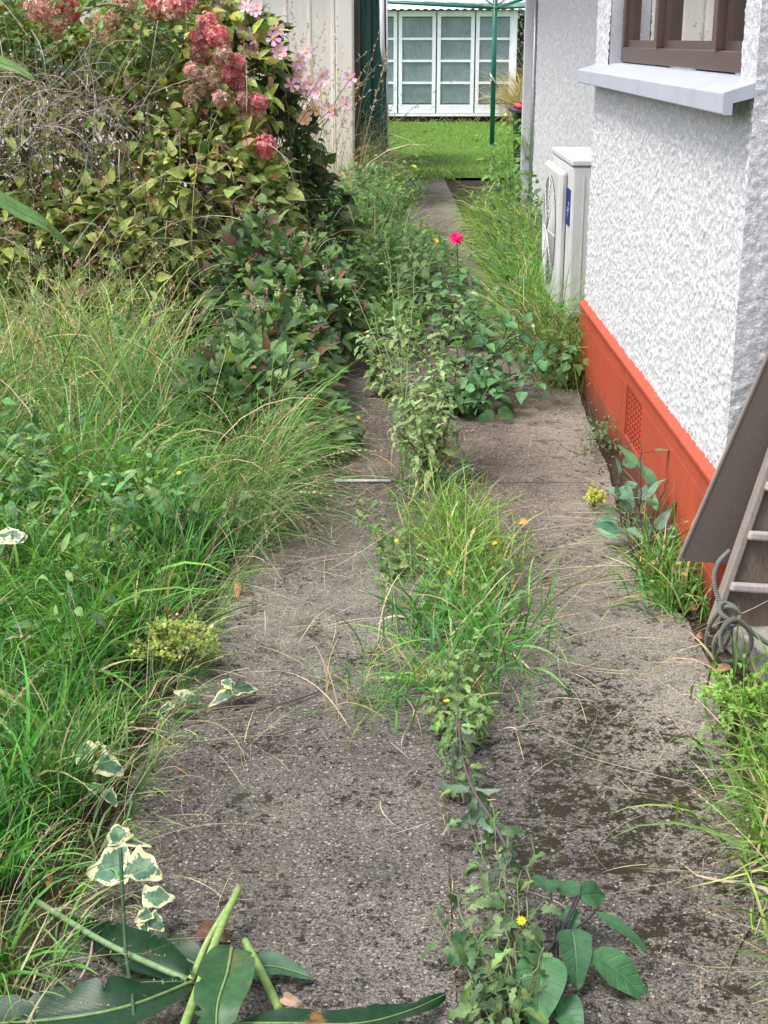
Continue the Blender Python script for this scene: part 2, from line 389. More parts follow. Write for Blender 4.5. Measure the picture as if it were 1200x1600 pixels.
SHAPES = {
    'lance': lambda t: np.sin(np.pi * t ** .8) ** .9,
    'ovate': lambda t: np.sin(np.pi * t ** .62) ** .85 * (1 - .25 * t),
    'delta': lambda t: np.minimum(1, t * 9) ** .6 * (1 - t) ** .75 * 1.05,
    'heart': lambda t: np.minimum(1, t * 7 + .08) ** .5 * np.sqrt(np.clip(1 - t ** 1.7, 0, 1)) * (1 - .3 * t),
    'serr': lambda t: np.sin(np.pi * t ** .7) ** .8 * (1 - .38 * ((t * 5.5) % 1)),
    'lobed': lambda t: np.sin(np.pi * t ** .75) ** .7 * (1 - .6 * (.5 + .5 * np.cos(t * 6.283 * 3.2))),
    'ivy': lambda t: np.clip(np.minimum(1, t * 8 + .1) ** .5 * (1 - t) ** .6 * (1.0 + .14 * np.cos(t * 12)), 0, 2),
    'petal': lambda t: np.sin(np.pi * np.clip(t * .80 + .05, 0, 1) ** 1.6) ** .7,
}
def leaves(mb, pos, d, nrm, L, W, col, shape='ovate', rows=6, cols=3, fold=.25, curl=.5, wave=.0, base=None):
    pos = np.atleast_2d(pos); n = len(pos); d = nz(np.atleast_2d(d)); nrm = np.atleast_2d(nrm)
    L = np.broadcast_to(np.asarray(L, float), (n,)); W = np.broadcast_to(np.asarray(W, float), (n,)); col = np.broadcast_to(np.asarray(col, float), (n, 3))
    nrm = nz(nrm - d * np.sum(nrm * d, 1, keepdims=True)); sd = np.cross(d, nrm)
    t = np.linspace(0, 1, rows + 1); wv = SHAPES[shape](np.clip(t, 1e-4, 1)) + .02
    cu = curl * (1 + rng.normal(0, .35, n)) if n > 1 else np.array([curl])
    an = -cu[:, None] * t[None]
    Tn = d[:, None] * np.cos(an)[..., None] + nrm[:, None] * np.sin(an)[..., None]
    Nn = nrm[:, None] * np.cos(an)[..., None] - d[:, None] * np.sin(an)[..., None]
    P = pos[:, None] + np.concatenate([np.zeros((n, 1, 3)), np.cumsum((Tn[:, :-1] + Tn[:, 1:]) / 2, 1)], 1) * (L / rows)[:, None, None]
    u = np.linspace(-1, 1, cols); hw = wv[None, :, None] * W[:, None, None] / 2 * u[None, None]
    ph = rng.random((n, 1, 1)) * 6.28
    up = np.abs(hw) * math.sin(fold) + wave * W[:, None, None] * np.sin(t[None, :, None] * 11 + ph + u * 1.5) * np.abs(u)
    Vv = P[:, :, None] + sd[:, None, None] * (hw * math.cos(fold))[..., None] + Nn[:, :, None] * up[..., None]
    uv = np.zeros((*Vv.shape[:3], 2)); uv[..., 0] = u; uv[..., 1] = t[None, :, None]
    b = (np.arange(n) * (rows + 1) * cols)[:, None, None]; i = np.arange(rows)[None, :, None] * cols; j = np.arange(cols - 1)[None, None]
    q = b + i + j; f = np.stack([q, q + 1, q + cols + 1, q + cols], -1).reshape(-1, 4)
    mb.add(Vv, f, np.repeat(col, (rows + 1) * cols, 0), uv)
def rdir(n, up=.3):
    v = rng.normal(0, 1, (n, 3)); v[:, 2] += up * 2; return nz(v)
def bez(a, b, c, n=10, wob=.0):
    t = np.linspace(0, 1, n)[:, None]; p = (1 - t) ** 2 * a + 2 * t * (1 - t) * b + t ** 2 * c
    if wob: p[1:-1] += rng.normal(0, wob, (n - 2, 3))
    return p

G_FRESH = [(.075, .20, .032), (.10, .235, .04), (.055, .16, .035), (.125, .255, .05)]
G_MID = [(.085, .18, .050), (.065, .15, .04), (.12, .21, .065), (.15, .23, .085)]
G_BLUE = [(.070, .185, .07), (.10, .22, .085), (.13, .25, .10)]
G_LIME = [(.16, .29, .05), (.20, .32, .07), (.12, .25, .045)]
STRAW = [(.42, .36, .22), (.34, .28, .16), (.50, .45, .30), (.30, .26, .15)]
PANI = [(.30, .29, .17), (.25, .28, .14), (.40, .36, .22), (.33, .27, .20)]
HYD = [(.27, .35, .09), (.17, .25, .07), (.40, .44, .12), (.12, .19, .06), (.46, .50, .18), (.38, .45, .12), (.24, .15, .08), (.30, .42, .12)]
DARKG = [(.045, .10, .035), (.06, .13, .045), (.08, .15, .05), (.05, .09, .045)]
RED = [(.15, .06, .04), (.10, .05, .04), (.2, .09, .05)]

def grass_area(mb, pts, Lm, Ls, W, pal, lean=.35, curve=1.3, fold=False, az=None, azs=3.2, strawf=.1, nseg=6, clump=True, th_az=None):
    """pts (n,3) roots"""
    n = len(pts)
    L = np.clip(rng.normal(Lm, Ls, n), Lm * .3, Lm * 1.8)
    azv = rng.random(n) * 6.283 if az is None else rng.normal(az, azs, n)
    if clump: L = L * (.75 + .5 * vn(pts[:, 0] * 5 + 9, pts[:, 1] * 5 + 3))
    c = jit(pal, n)
    hue = vn(pts[:, 0] * 3 + 40, pts[:, 1] * 3)[:, None]; c = c * (.8 + .4 * hue) * np.array([[1, 1, 1]])
    st = rng.random(n) < strawf; c[st] = jit(STRAW, st.sum(), .15)
    tip = c * (1 + .5 * rng.random((n, 1))) ; tip[:, 0] *= 1.2
    return ribbons(mb, pts, azv, np.abs(rng.normal(0, lean, n)), np.abs(rng.normal(curve, .45, n)), L, W * (.6 + .8 * rng.random(n)), c, tip, nseg, fold)
def seed_stalks(mb, pts, Lm, Ls, pal=PANI, lean=.2, curve=.9, az=None, azs=.8, W=.0022, sp=14, spl=.012, head=.35, spread=1.0):
    n = len(pts); L = np.clip(rng.normal(Lm, Ls, n), .1, 3)
    azv = rng.random(n) * 6.283 if az is None else rng.normal(az, azs, n)
    c = jit(pal, n, .2)
    P, T = ribbons(mb, pts, azv, np.abs(rng.normal(0, lean, n)), np.abs(rng.normal(curve, .35, n)), L, np.full(n, W), c * .9, c, 9)
    k = 10; t = 1 - head + head * rng.random((n, sp)); ii = np.clip((t * 9).astype(int), 0, 8); fr = t * 9 - ii
    ar = np.arange(n)[:, None]; pos = P[ar, ii] * (1 - fr[..., None]) + P[ar, ii + 1] * fr[..., None]
    d = T[ar, ii] + rng.normal(0, .55 * spread, (n, sp, 3)); pos = pos.reshape(-1, 3); d = d.reshape(-1, 3)
    diamonds(mb, pos, d, spl * (.6 + .8 * rng.random(n * sp)), spl * .32 * np.ones(n * sp), np.repeat(c, sp, 0) * (.9 + .4 * rng.random((n * sp, 1))))
def scatter(n, x0, x1, y0, y1, f=None, z=0.0):
    out = np.zeros((0, 3))
    while len(out) < n:
        p = np.stack([rng.uniform(x0, x1, n * 2), rng.uniform(y0, y1, n * 2), np.full(n * 2, z)], 1)
        if f is not None: p = p[f(p[:, 0], p[:, 1])]
        out = np.concatenate([out, p])
    return out[:n]

# ================================================================== THE SETTING
# left verge edge of the concrete: x as a function of y
EX = np.array([1.2, 2.0, 2.4, 3.0, 3.6, 4.2, 4.8, 5.6, 7, 9, 12, 16, 40]); EV = np.array([-.60, -.58, -.56, -.52, -.46, -.44, -.42, -.40, -.38, -.32, -.25, -.2, -.2])
def left_edge(y): return np.interp(y, EX, EV)
g = MB()
gx = np.concatenate([[-60, -20, -8], np.arange(-4, 4.01, .25), [8, 20, 60]]); gy = np.concatenate([[-20, -5], np.arange(0, 16, .3), [18, 25, 35, 60, 120]])
XX, YY = np.meshgrid(gx, gy, indexing='ij'); ZZ = np.where((XX > -1.0) & (XX < 1.6), -.012, -.012 + .03 * (vn(XX * 2, YY * 2) - .5))
ny = len(gy); i = np.arange(len(gx) - 1)[:, None] * ny; j = np.arange(ny - 1)[None]; q = i + j
g.add(np.stack([XX, YY, ZZ], -1), np.stack([q, q + ny, q + ny + 1, q + 1], -1).reshape(-1, 4))
tag(g.build('ground', M['soil']), 'bare dark soil under the weeds', kind='structure')
g = MB()
gx = np.arange(-12, 14.1, 1); gy = np.arange(17.2, 45, 1.)
XX, YY = np.meshgrid(gx, gy, indexing='ij'); ny = len(gy); i = np.arange(len(gx) - 1)[:, None] * ny; j = np.arange(ny - 1)[None]; q = i + j
g.add(np.stack([XX, YY, XX * 0 + .02], -1), np.stack([q, q + ny, q + ny + 1, q + 1], -1).reshape(-1, 4))
tag(g.build('lawn', M['lawn']), 'mown green lawn in the back yard', kind='structure')

def slab(xa, xb, ys, z=.012, ea=1, eb=1):
    m = MB(); ys = np.asarray(ys); n = len(ys)
    a = xa(ys) + ea * .010 * (vn(ys * 9, ys * 0 + 3) - .5); b = xb(ys) + eb * .012 * (vn(ys * 11, ys * 0 + 7) - .5)
    top = []; us = np.linspace(0, 1, 9)
    for k in range(n):
        for u in us: top.append((a[k] + (b[k] - a[k]) * u, ys[k], z + .006 * (vn(np.array(a[k] * 3 + u * 4), np.array(ys[k] * 3.)) - .5)))
    q = (np.arange(n - 1)[:, None] * 9 + np.arange(8)[None]).reshape(-1)
    m.add(top, np.stack([q, q + 1, q + 10, q + 9], -1))
    for idx, sgn in ((0, 1), (8, -1)):
        e = np.array([top[k * 9 + idx] for k in range(n)]); lo = e.copy(); lo[:, 2] = -.05
        vv = np.concatenate([e, lo]); q = np.arange(n - 1); m.add(vv, np.stack([q, q + 1, n + q + 1, n + q], -1))
    for kk in (0, n - 1):
        e = np.array(top[kk * 9:kk * 9 + 9]); lo = e.copy(); lo[:, 2] = -.05; vv = np.concatenate([e, lo]); q = np.arange(8); m.add(vv, np.stack([q, q + 1, 9 + q + 1, 9 + q], -1))
    return m
crack = lambda y: .135 + .018 * (vn(y * 2.3, y * 0) - .5) + .012 * (vn(y * 9, y * 0 + 5) - .5)
redge = lambda y: np.interp(y, [1.2, 2.2, 2.8, 3.4, 3.75, 4.2, 5.2, 6.7, 9, 17], [.72, .735, .80, .87, .87, .80, .865, .93, .75, .72])
jy = 5.07
tag(slab(lambda y: left_edge(y) - .04, lambda y: crack(y) - .0003, np.linspace(1.1, jy - .004, 160), eb=0).build('path', M['concrete']), 'near left slab of the cracked concrete path', kind='structure')
tag(slab(lambda y: crack(y) + .0003, redge, np.linspace(1.1, jy - .004, 160), z=.010, ea=0).build('path', M['concrete']), 'near right slab of the cracked concrete path', kind='structure')
tag(slab(lambda y: left_edge(y) - .04, lambda y: crack(y) - .002, np.linspace(jy + .004, 9.5, 100), z=.016, eb=0).build('path', M['concrete']), 'left slab of the path beyond the joint', kind='structure')
tag(slab(lambda y: crack(y) + .002, redge, np.linspace(jy + .004, 17.6, 200), z=.010, ea=0).build('path', M['concrete']), 'right slab of the path running back to the lawn', kind='structure')

# ---------------------------------------------------------------- house
WX, WN, WF, PH = .965, 3.80, 6.72, .41
RX, RF = 1.30, 12.7
house = thing('house', 'white roughcast house with red painted base along the right of the path', 'house', (WX, WN, 0))
HO = (WX, WN, 0)
def rough(a, b):
    r1 = a * .86 + b * .5; r2 = -a * .5 + b * .86
    n1 = vn(r1 * 88, r2 * 64); n2 = vn(a * 170 + 50, b * 130 + 9); n3 = vn(a * 45, b * 38)
    return np.clip((n1 * .5 + n2 * .38 + n3 * .12 - .42) * 3.2, 0, 1)
def stucco_patch(m, a0, a1, b0, b1, step, fn, amp=.0052):
    na = max(2, int((a1 - a0) / step) + 1); nb = max(2, int((b1 - b0) / step) + 1)
    A, B = np.meshgrid(np.linspace(a0, a1, na), np.linspace(b0, b1, nb), indexing='ij')
    d = rough(A, B); P = fn(A, B, d * amp + .001)
    q = (np.arange(na - 1)[:, None] * nb + np.arange(nb - 1)[None])
    c = (.475 + .15 * d)[..., None] * np.array([.98, .985, 1.015])  # hollows coloured darker: pit dirt plus relief shading put into the colour
    m.add(P, np.stack([q, q + nb, q + nb + 1, q + 1], -1).reshape(-1, 4), c.reshape(-1, 3))
side = lambda x: (lambda A, B, d: np.stack([x - d, A, B], -1))
front = lambda y: (lambda A, B, d: np.stack([A, y - d, B], -1))
W0, W1, WZ0, WZ1 = 3.98, 6.34, 1.475, 2.55
wl = MB(); HT = 2.75
stucco_patch(wl, WN, WF, PH, WZ0, .0048, side(WX))
stucco_patch(wl, W1, WF, WZ0, HT, .006, side(WX)); stucco_patch(wl, WN, W0, WZ0, HT, .0075, side(WX)); stucco_patch(wl, W0, W1, WZ1, HT, .02, side(WX))
stucco_patch(wl, WF, RF, 0.02, HT, .013, side(RX), .009)
stucco_patch(wl, WX - .006, 1.7, PH, HT, .006, front(WN), .003); stucco_patch(wl, 1.7, 6, PH, HT, .04, front(WN), .009)
k0 = (.66, .66, .68)
wl.box(WX + .002, WX + .2, WN + .002, WF - .002, 0, WZ0, k0); wl.box(WX + .002, WX + .2, W1, WF - .002, WZ0, HT, k0)
wl.box(WX + .002, WX + .2, WN + .002, W0, WZ0, HT, k0); wl.box(WX + .002, WX + .2, W0, W1, WZ1, HT, k0)
wl.box(WX + .2, 6, WN + .002, WN + .15, 0, HT, k0); wl.box(RX + .002, RX + .2, WF - .1, RF, 0, HT, k0); wl.box(RX + .2, 6, RF - .15, RF, 0, HT, k0)
wl.box(WX + .2, RX + .1, WF - .15, WF - .002, 0, HT, k0)
wl.build('wall', M['stucco'], house, HO)
r = MB(); r.box(WX + .2, 4.2, WN + .15, WF - .15, 2.6, 2.68); r.box(4.2, 4.3, WN + .15, WF - .15, .4, 2.6); r.box(WX + .2, 4.2, WN + .15, WF - .15, .4, .45)
r.box(WX + .2, 4.2, WF - .25, WF - .16, .45, 2.6)
r.build('room', M['room'], house, HO)
# eave and roof
r = MB(); r.prism([(WX - .28, 2.76), (WX - .28, 2.92), (3.6, 3.9), (6.3, 3.0), (6.3, 2.76)], WN - .35, RF + .3)
r.build('roof', M['darkroof'], house, HO, smooth=False)
r = MB(); r.prism([(WX - .40, 2.80), (WX - .40, 2.90), (WX - .285, 2.90), (WX - .285, 2.80)], WN - .35, RF + .3); r.build('gutter', M['white'], house, HO, smooth=False)
# plinth with vent opening
VY0, VY1, VZ0, VZ1 = 5.02, 5.36, .12, .32
p = MB(); px = WX - .018
prof = lambda z0, z1: [(px, z0), (px, z1), (WX + .001, z1), (WX + .001, z0)]
p.prism(prof(-.05, VZ0), WN - .018, WF); p.prism(prof(VZ1, PH - .03), WN - .018, WF)
p.prism(prof(VZ0, VZ1), WN - .018, VY0); p.prism(prof(VZ0, VZ1), VY1, WF)
p.prism([(px, PH - .03), (px - .012, PH - .025), (px - .012, PH - .012), (WX + .001, PH + .006), (WX + .001, PH - .03)], WN - .03, WF + .01)
p.box(WX, 6, WN - .018, WN + .001, -.05, PH - .01)
p.build('plinth', M['plinth'], house, HO, smooth=False, bev=.003)
vt = MB()
vt.box(WX + .0015, WX + .0017, VY0, VY1, VZ0, VZ1, (.1, .1, .1))
for a in range(7):
    yy = VY0 + .02 + a * (VY1 - VY0 - .04) / 6; vt.box(WX - .012, WX - .001, yy - .006, yy + .006, VZ0 + .0, VZ1)
for b in range(9):
    zz = VZ0 + .012 + b * (VZ1 - VZ0 - .024) / 8; vt.box(WX - .010, WX - .002, VY0, VY1, zz - .0035, zz + .0035)
vt.build('vent_grille', M['plinth'], house, HO, smooth=False)
# window
win = MB(); fx = WX + .05
def fr(y0, y1, z0, z1, x0=fx, x1=fx + .06): win.box(x0, x1, y0, y1, z0, z1)
fr(W0, W1, 1.505, 1.565); fr(W0, W1, WZ1 - .05, WZ1); fr(W0, W0 + .05, 1.565, WZ1 - .05); fr(W1 - .05, W1, 1.565, WZ1 - .05)
m1, m2 = 5.50, 4.52
for mm in (m1, m2): fr(mm - .028, mm + .028, 1.565, WZ1 - .05, fx - .012, fx + .06)
wo = win.build('window', M['alu'], house, HO, smooth=False, bev=.003)
wi = MB()
for y0, y1 in ((W0 + .05, m2 - .028), (m2 + .028, m1 - .028), (m1 + .028, W1 - .05)):
    for q in ((y0, y1, 1.565, 1.592), (y0, y1, WZ1 - .077, WZ1 - .05), (y0, y0 + .022, 1.592, WZ1 - .077), (y1 - .022, y1, 1.592, WZ1 - .077)):
        wi.box(fx + .018, fx + .05, *q)
wi.build('frame', M['alu'], wo, HO, smooth=False)
for y0, y1 in ((W0 + .05, m2 - .028), (m2 + .028, m1 - .028), (m1 + .028, W1 - .05)):
    gl = MB(); gl.add([(fx + .035, y0 + .022, 1.592), (fx + .035, y1 - .022, 1.592), (fx + .035, y1 - .022, WZ1 - .077), (fx + .035, y0 + .022, WZ1 - .077)], [(0, 1, 2, 3)]); gl.build('pane', M['glass'], wo, HO)
cu = MB()
for y0, y1 in ((5.80, 6.33), (4.72, 5.16), (4.0, 4.2)):
    yy = np.linspace(y0, y1, 60); xx = WX + .28 + .03 * np.sin(yy * 70 + np.sin(yy * 13)); n = len(yy)
    vv = [(x, y, .6) for x, y in zip(xx, yy)] + [(x, y, 2.55) for x, y in zip(xx, yy)]; q = np.arange(n - 1); cu.add(vv, np.stack([q, q + 1, n + q + 1, n + q], -1))
cu.build('curtain', M['curtain'], wo, HO)
s = MB(); s.prism([(WX - .085, 1.41), (WX - .085, 1.466), (WX + .02, 1.498), (fx + .01, 1.500), (fx + .01, 1.47), (WX - .06, 1.44), (WX - .06, 1.41)], 3.80, 6.68)
s.build('window_sill', M['sill'], house, HO, smooth=False, bev=.004)
# small high window in the set back wall
s = MB(); s.box(RX - .05, RX + .01, 8.1, 8.9, 1.83, 1.90); s.box(RX - .02, RX - .009, 8.15, 8.85, 1.9, 2.5); so = s.build('window', M['alu'], house, HO, smooth=False)
s = MB(); s.box(RX - .022, RX - .0205, 8.2, 8.8, 1.95, 2.45); s.build('pane', M['oldglass'], so, HO, smooth=False)
s = MB(); s.box(RX - .10, RX - .012, RF - .05, RF + .03, .05, 2.75); s.box(RX - .104, RX - .01, RF - .054, RF + .034, 1.93, 2.05); s.build('corner_board', M['white'], house, HO, smooth=False, bev=.003)
s = MB(); s.tube([(RX - .02, RF - .12, .05), (RX - .02, RF - .12, 2.0)], .018, sides=8); s.build('conduit', M['galv'], house, HO)

# ---------------------------------------------------------------- heat pump
hx0, hx1, hy0, hy1, hz0, hz1 = .935, 1.265, 7.15, 8.02, .24, 1.03
hp = thing('heat_pump', 'pale beige outdoor heat pump unit with blue label beside the roughcast wall', 'heat pump', (1.1, 7.7, 0)); HP = (1.1, 7.7, 0)
b = MB(); b.box(hx0, hx1, hy0, hy1, hz0, hz1 - .035); b.build('body', M['hp'], hp, HP, smooth=False, bev=.012)
b = MB(); b.box(hx0 - .006, hx1 + .004, hy0 - .006, hy1 + .006, hz1 - .032, hz1); b.build('lid', M['hp'], hp, HP, smooth=False, bev=.008)
b = MB(); b.box(hx0 - .045, hx0 - .001, hy0 + .17, hy1 - .01, hz0 + .03, hz1 - .07); b.build('fan_panel', M['hp'], hp, HP, smooth=False, bev=.02)
b = MB(); gy, gz, gr = (hy0 + .17 + hy1) / 2, (hz0 + hz1) / 2 - .01, .29
for a in range(0, 20, 2):
    rr = gr * (a + 1.2) / 20; t = np.linspace(0, 2 * np.pi, 40); b.tube(np.stack([np.full(40, hx0 - .050 - .006 * (1 - (a / 20) ** 2)), gy + rr * np.cos(t), gz + rr * np.sin(t)], 1), .0022, sides=4, cap=False)
for a in range(8):
    t = a * math.pi / 4; b.tube([(hx0 - .060, gy, gz), (hx0 - .05, gy + gr * math.cos(t), gz + gr * math.sin(t))], .004, sides=4)
b.build('fan_grille', M['hp'], hp, HP)
b = MB(); t = np.linspace(0, 2 * np.pi, 40, endpoint=False)
vv = np.stack([np.full(40, hx0 - .0475), gy + gr * np.cos(t), gz + gr * np.sin(t)], 1); b.add(vv, [tuple(range(40))]); b.build('fan_shade_disc', M['fan_shade'], hp, HP)  # flat grey disc on the solid panel, painted as the shaded fan recess
b = MB(); b.prism([(hx0 - .0035, .70), (hx0 - .0035, .88), (hx0 - .0005, .88), (hx0 - .0005, .70)], hy0 + .03, hy0 + .16); lb = b.build('label', M['blue'], hp, HP, smooth=False)
b = MB()                                                      # white mark and letters on the label
def seg(y, z, dy, dz): b.box(hx0 - .0048, hx0 - .0042, y, y + dy, z, z + dz)
for zq in (.77, .797): seg(hy0 + .06, zq, .006, .018); seg(hy0 + .06, zq + .015, .03, .005); seg(hy0 + .06, zq + .006, .022, .004)
seg(hy0 + .11, .74, .008, .05); seg(hy0 + .095, .77, .03, .007)
b.build('lettering', M['lblwhite'], lb, HP, smooth=False)
b = MB()
for z in np.linspace(hz0 + .06, hz1 - .1, 2): pass
for xx in np.linspace(hx0 + .06, hx1 - .05, 6): b.box(xx - .003, xx + .003, hy0 - .0035, hy0 + .002, hz0 + .03, hz1 - .07)
b.build('side_rib', M['hp'], hp, HP, smooth=False)
for yy in (hy0 + .1, hy1 - .14):
    b = MB(); b.box(hx0 + .02, hx1 - .02, yy, yy + .05, 0.0, hz0 - .001); b.build('foot', M['hp_dark'], hp, HP, smooth=False)

# ---------------------------------------------------------------- cream garage, green shed
gar = thing('garage', 'cream steel garage with ribbed front behind the pink flowers', 'garage', (-1.8, 14, 0)); GO = (-1.8, 14, 0)
b = MB(); xs = []; 
x = -4.2
while x < -.46: xs += [(x, 0), (x + .18, 0), (x + .19, -.012), (x + .21, -.012), (x + .22, 0)]; x += .22
xs = [(x, d) for x, d in xs if x < -.44]
n = len(xs); vv = [(x, 14 + d, 0) for x, d in xs] + [(x, 14 + d, 2.5) for x, d in xs]; q = np.arange(n - 1); b.add(vv, np.stack([q, q + 1, n + q + 1, n + q], -1))
b.box(-4.2, -.32, 14.02, 17.5, 0, 2.5)
b.build('wall', M['cream'], gar, GO, smooth=False)
b = MB(); b.box(-.455, -.295, 13.95, 14.10, 0, 2.5); b.build('corner_flashing', M['cream'], gar, GO, smooth=False, bev=.01)
b = MB(); b.box(-.285, -.235, 14.15, 14.25, 0, 2.5); b.build('post', M['brown_post'], gar, GO, smooth=False)
b = MB(); b.prism([(-4.4, 2.52), (-4.4, 2.6), (-2.2, 3.3), (-.15, 2.6), (-.15, 2.52)], 13.8, 17.7); b.build('roof', M['darkroof'], gar, GO, smooth=False)
gs = thing('garden_shed', 'dark green ribbed steel garden shed between garage and lawn', 'shed', (-.6, 19, 0)); SO = (-.6, 19, 0)
b = MB(); xs = []; x = -1.3
while x < 0: xs += [(x, 0), (x + .06, 0), (x + .075, .025), (x + .12, .025)]; x += .135
xs = [(min(x, .03), d) for x, d in xs]; n = len(xs); vv = [(x, 18.5 + d, 0) for x, d in xs] + [(x, 18.5 + d, 2.3) for x, d in xs]; q = np.arange(n - 1); b.add(vv, np.stack([q, q + 1, n + q + 1, n + q], -1))
b.box(-1.3, .03, 18.53, 20.3, 0, 2.3); b.build('wall', M['green_steel'], gs, SO, smooth=False)
b = MB(); b.box(-.05, .045, 18.46, 18.56, 0, 2.3); b.build('corner_flashing', M['green_steel'], gs, SO, smooth=False, bev=.008)
b = MB(); b.box(-1.4, .1, 18.4, 20.4, 2.3, 2.38); b.build('roof', M['green_steel'], gs, SO, smooth=False)
b = MB(); b.tube([(-.03, 18.43, 2.3), (-.02, 18.43, 1.5), (.02, 18.43, 1.2)], .03, sides=8); b.tube([(.03, 18.44, 2.3), (.05, 18.44, .1)], .012, sides=6); b.build('downpipe', M['white'], gs, SO)

# ---------------------------------------------------------------- glazed shed
sh = thing('glazed_shed', 'white timber shed walled with old small paned windows across the lawn', 'shed', (0, 29.1, 0)); HH = (0, 29.1, 0)
b = MB(); b.box(-3, 2.58, 29.25, 29.3, .12, .13); b.box(-3, 2.56, 29.13, 32, .0, .13); b.build('base', M['floor_gap_shade'], sh, HH, smooth=False)  # dark solid base, coloured as the shaded gap under the floor
b = MB(); b.box(-3, 2.6, 29.02, 29.12, .13, .18); b.build('skirting', M['old_white'], sh, HH, smooth=False)
b = MB(); b.box(2.5, 2.6, 29.2, 32, .18, 2.12); b.box(-3, -2.9, 29.2, 32, .18, 2.12); b.box(-3, 2.6, 32, 32.1, .0, 2.6); b.build('wall', M['old_white'], sh, HH, smooth=False)
P0 = [.356 - .757 * 4 + .757 * i for i in range(7)]
for x in P0:
    f = MB(); xa, xb = x, x + .59
    f.box(x - .07, xa, 29.06, 29.12, .19, 2.1); f.box(xb, xb + .07, 29.06, 29.12, .19, 2.1); f.box(xa, xb, 29.06, 29.12, .19, .35); f.box(xa, xb, 29.06, 29.12, 2.0, 2.1)
    for r_ in range(1, 4): zz = .35 + r_ * .4125; f.box(xa, xb, 29.07, 29.11, zz - .022, zz + .022)
    fo = f.build('window', M['old_white'], sh, HH, smooth=False)
    for r_ in range(4):
        gl = MB(); zz = .35 + r_ * .4125; gl.box(xa + .001, xb - .001, 29.095, 29.099, zz + .022, zz + .39); gl.build('pane', M['oldglass'], fo, HH, smooth=False)
b = MB(); b.box(2.50, 2.60, 29.03, 29.14, .18, 2.1); b.build('corner_post', M['old_white'], sh, HH, smooth=False)
b = MB(); xs = np.arange(-3.3, 2.82, .019); zz = .014 * np.sin(xs * 2 * np.pi / .076 * .5); n = len(xs)
vv = [(x, 28.85, 2.13 + z) for x, z in zip(xs, zz)] + [(x, 32.4, 2.95 + z) for x, z in zip(xs, zz)]; q = np.arange(n - 1); b.add(vv, np.stack([q, q + 1, n + q + 1, n + q], -1)); b.build('roof', M['roofsteel'], sh, HH)

# ---------------------------------------------------------------- rotary clothesline
cx, cy = 1.68, 22.6
cl = thing('clothesline', 'green rotary clothesline standing on the lawn before the white shed', 'clothesline', (cx, cy, 0)); CO = (cx, cy, 0)
b = MB(); b.tube([(cx, cy, 0), (cx, cy, 2.5)], .038, sides=12); b.tube([(cx, cy, 0), (cx, cy, .03)], .09, sides=12); b.build('pole', M['poleg'], cl, CO)
for a in range(4):
    t = R(8 + a * 90); e_ = (cx + 1.9 * math.cos(t), cy + 1.9 * math.sin(t), 2.12)
    b = MB(); b.tube([(cx, cy, 2.03), e_], .022, sides=8); b.build('arm', M['poleg'], cl, CO)
    b = MB(); b.tube([(cx, cy, 2.05), (cx + .55 * math.cos(t), cy + .55 * math.sin(t), 2.42)], .012, sides=6); b.build('brace', M['galv'], cl, CO)
b = MB()
for k_ in range(1, 8):
    rr = 1.9 * k_ / 7; zz = 2.03 + .09 * k_ / 7 + .02
    P = [(cx + rr * math.cos(R(8 + a * 90)), cy + rr * math.sin(R(8 + a * 90)), zz) for a in range(5)]
    for a in range(4): b.tube([P[a], P[a + 1]], .003, sides=4)
b.build('line_wire', M['wire'], cl, CO)
b = MB(); b.tube([(cx - .04, cy - .05, .98), (cx - .04, cy - .09, .98)], .02); b.tube([(cx - .06, cy - .09, 1.08), (cx + .07, cy - .10, .88)], .016); b.build('winch_handle', M['galv'], cl, CO)
b = MB(); t = np.linspace(0, 2 * np.pi, 16); b.tube(np.stack([cx + .5 * np.cos(t), cy + .35 * np.sin(t), 0 * t + .028], 1), .03, sides=4); 

# ---------------------------------------------------------------- bin
bn = thing('wheelie_bin', 'dark green wheelie bin with red lid beyond the house corner', 'bin', (1.62, 15.2, 0)); BO = (1.62, 15.2, 0)
b = MB(); v = []
for z, s_ in ((.05, .21), (.88, .26)): v += [(1.62 - s_, 15 - s_ * 1.1 + .2, z), (1.62 + s_, 15 - s_ * 1.1 + .2, z), (1.62 + s_, 15 + s_ * 1.1 + .2, z), (1.62 - s_, 15 + s_ * 1.1 + .2, z)]
b.add(v, [(0, 3, 2, 1), (4, 5, 6, 7), (0, 1, 5, 4), (1, 2, 6, 5), (2, 3, 7, 6), (3, 0, 4, 7)]); b.build('body', M['bin'], bn, BO, smooth=False, bev=.02)
b = MB(); b.box(1.32, 1.92, 14.88, 15.52, .87, .91); b.build('rim', M['hp_dark'], bn, BO, smooth=False, bev=.01)
b = MB(); b.box(1.36, 1.9, 14.9, 15.5, .912, .95); b.box(1.42, 1.84, 14.98, 15.42, .95, .99); b.build('lid', M['binred'], bn, BO, smooth=False, bev=.02)
for x in (1.4, 1.84):
    b = MB(); b.tube([(x - .03, 15.5, .1), (x + .03, 15.5, .1)], .1, sides=16); b.build('wheel', M['hp_dark'], bn, BO)

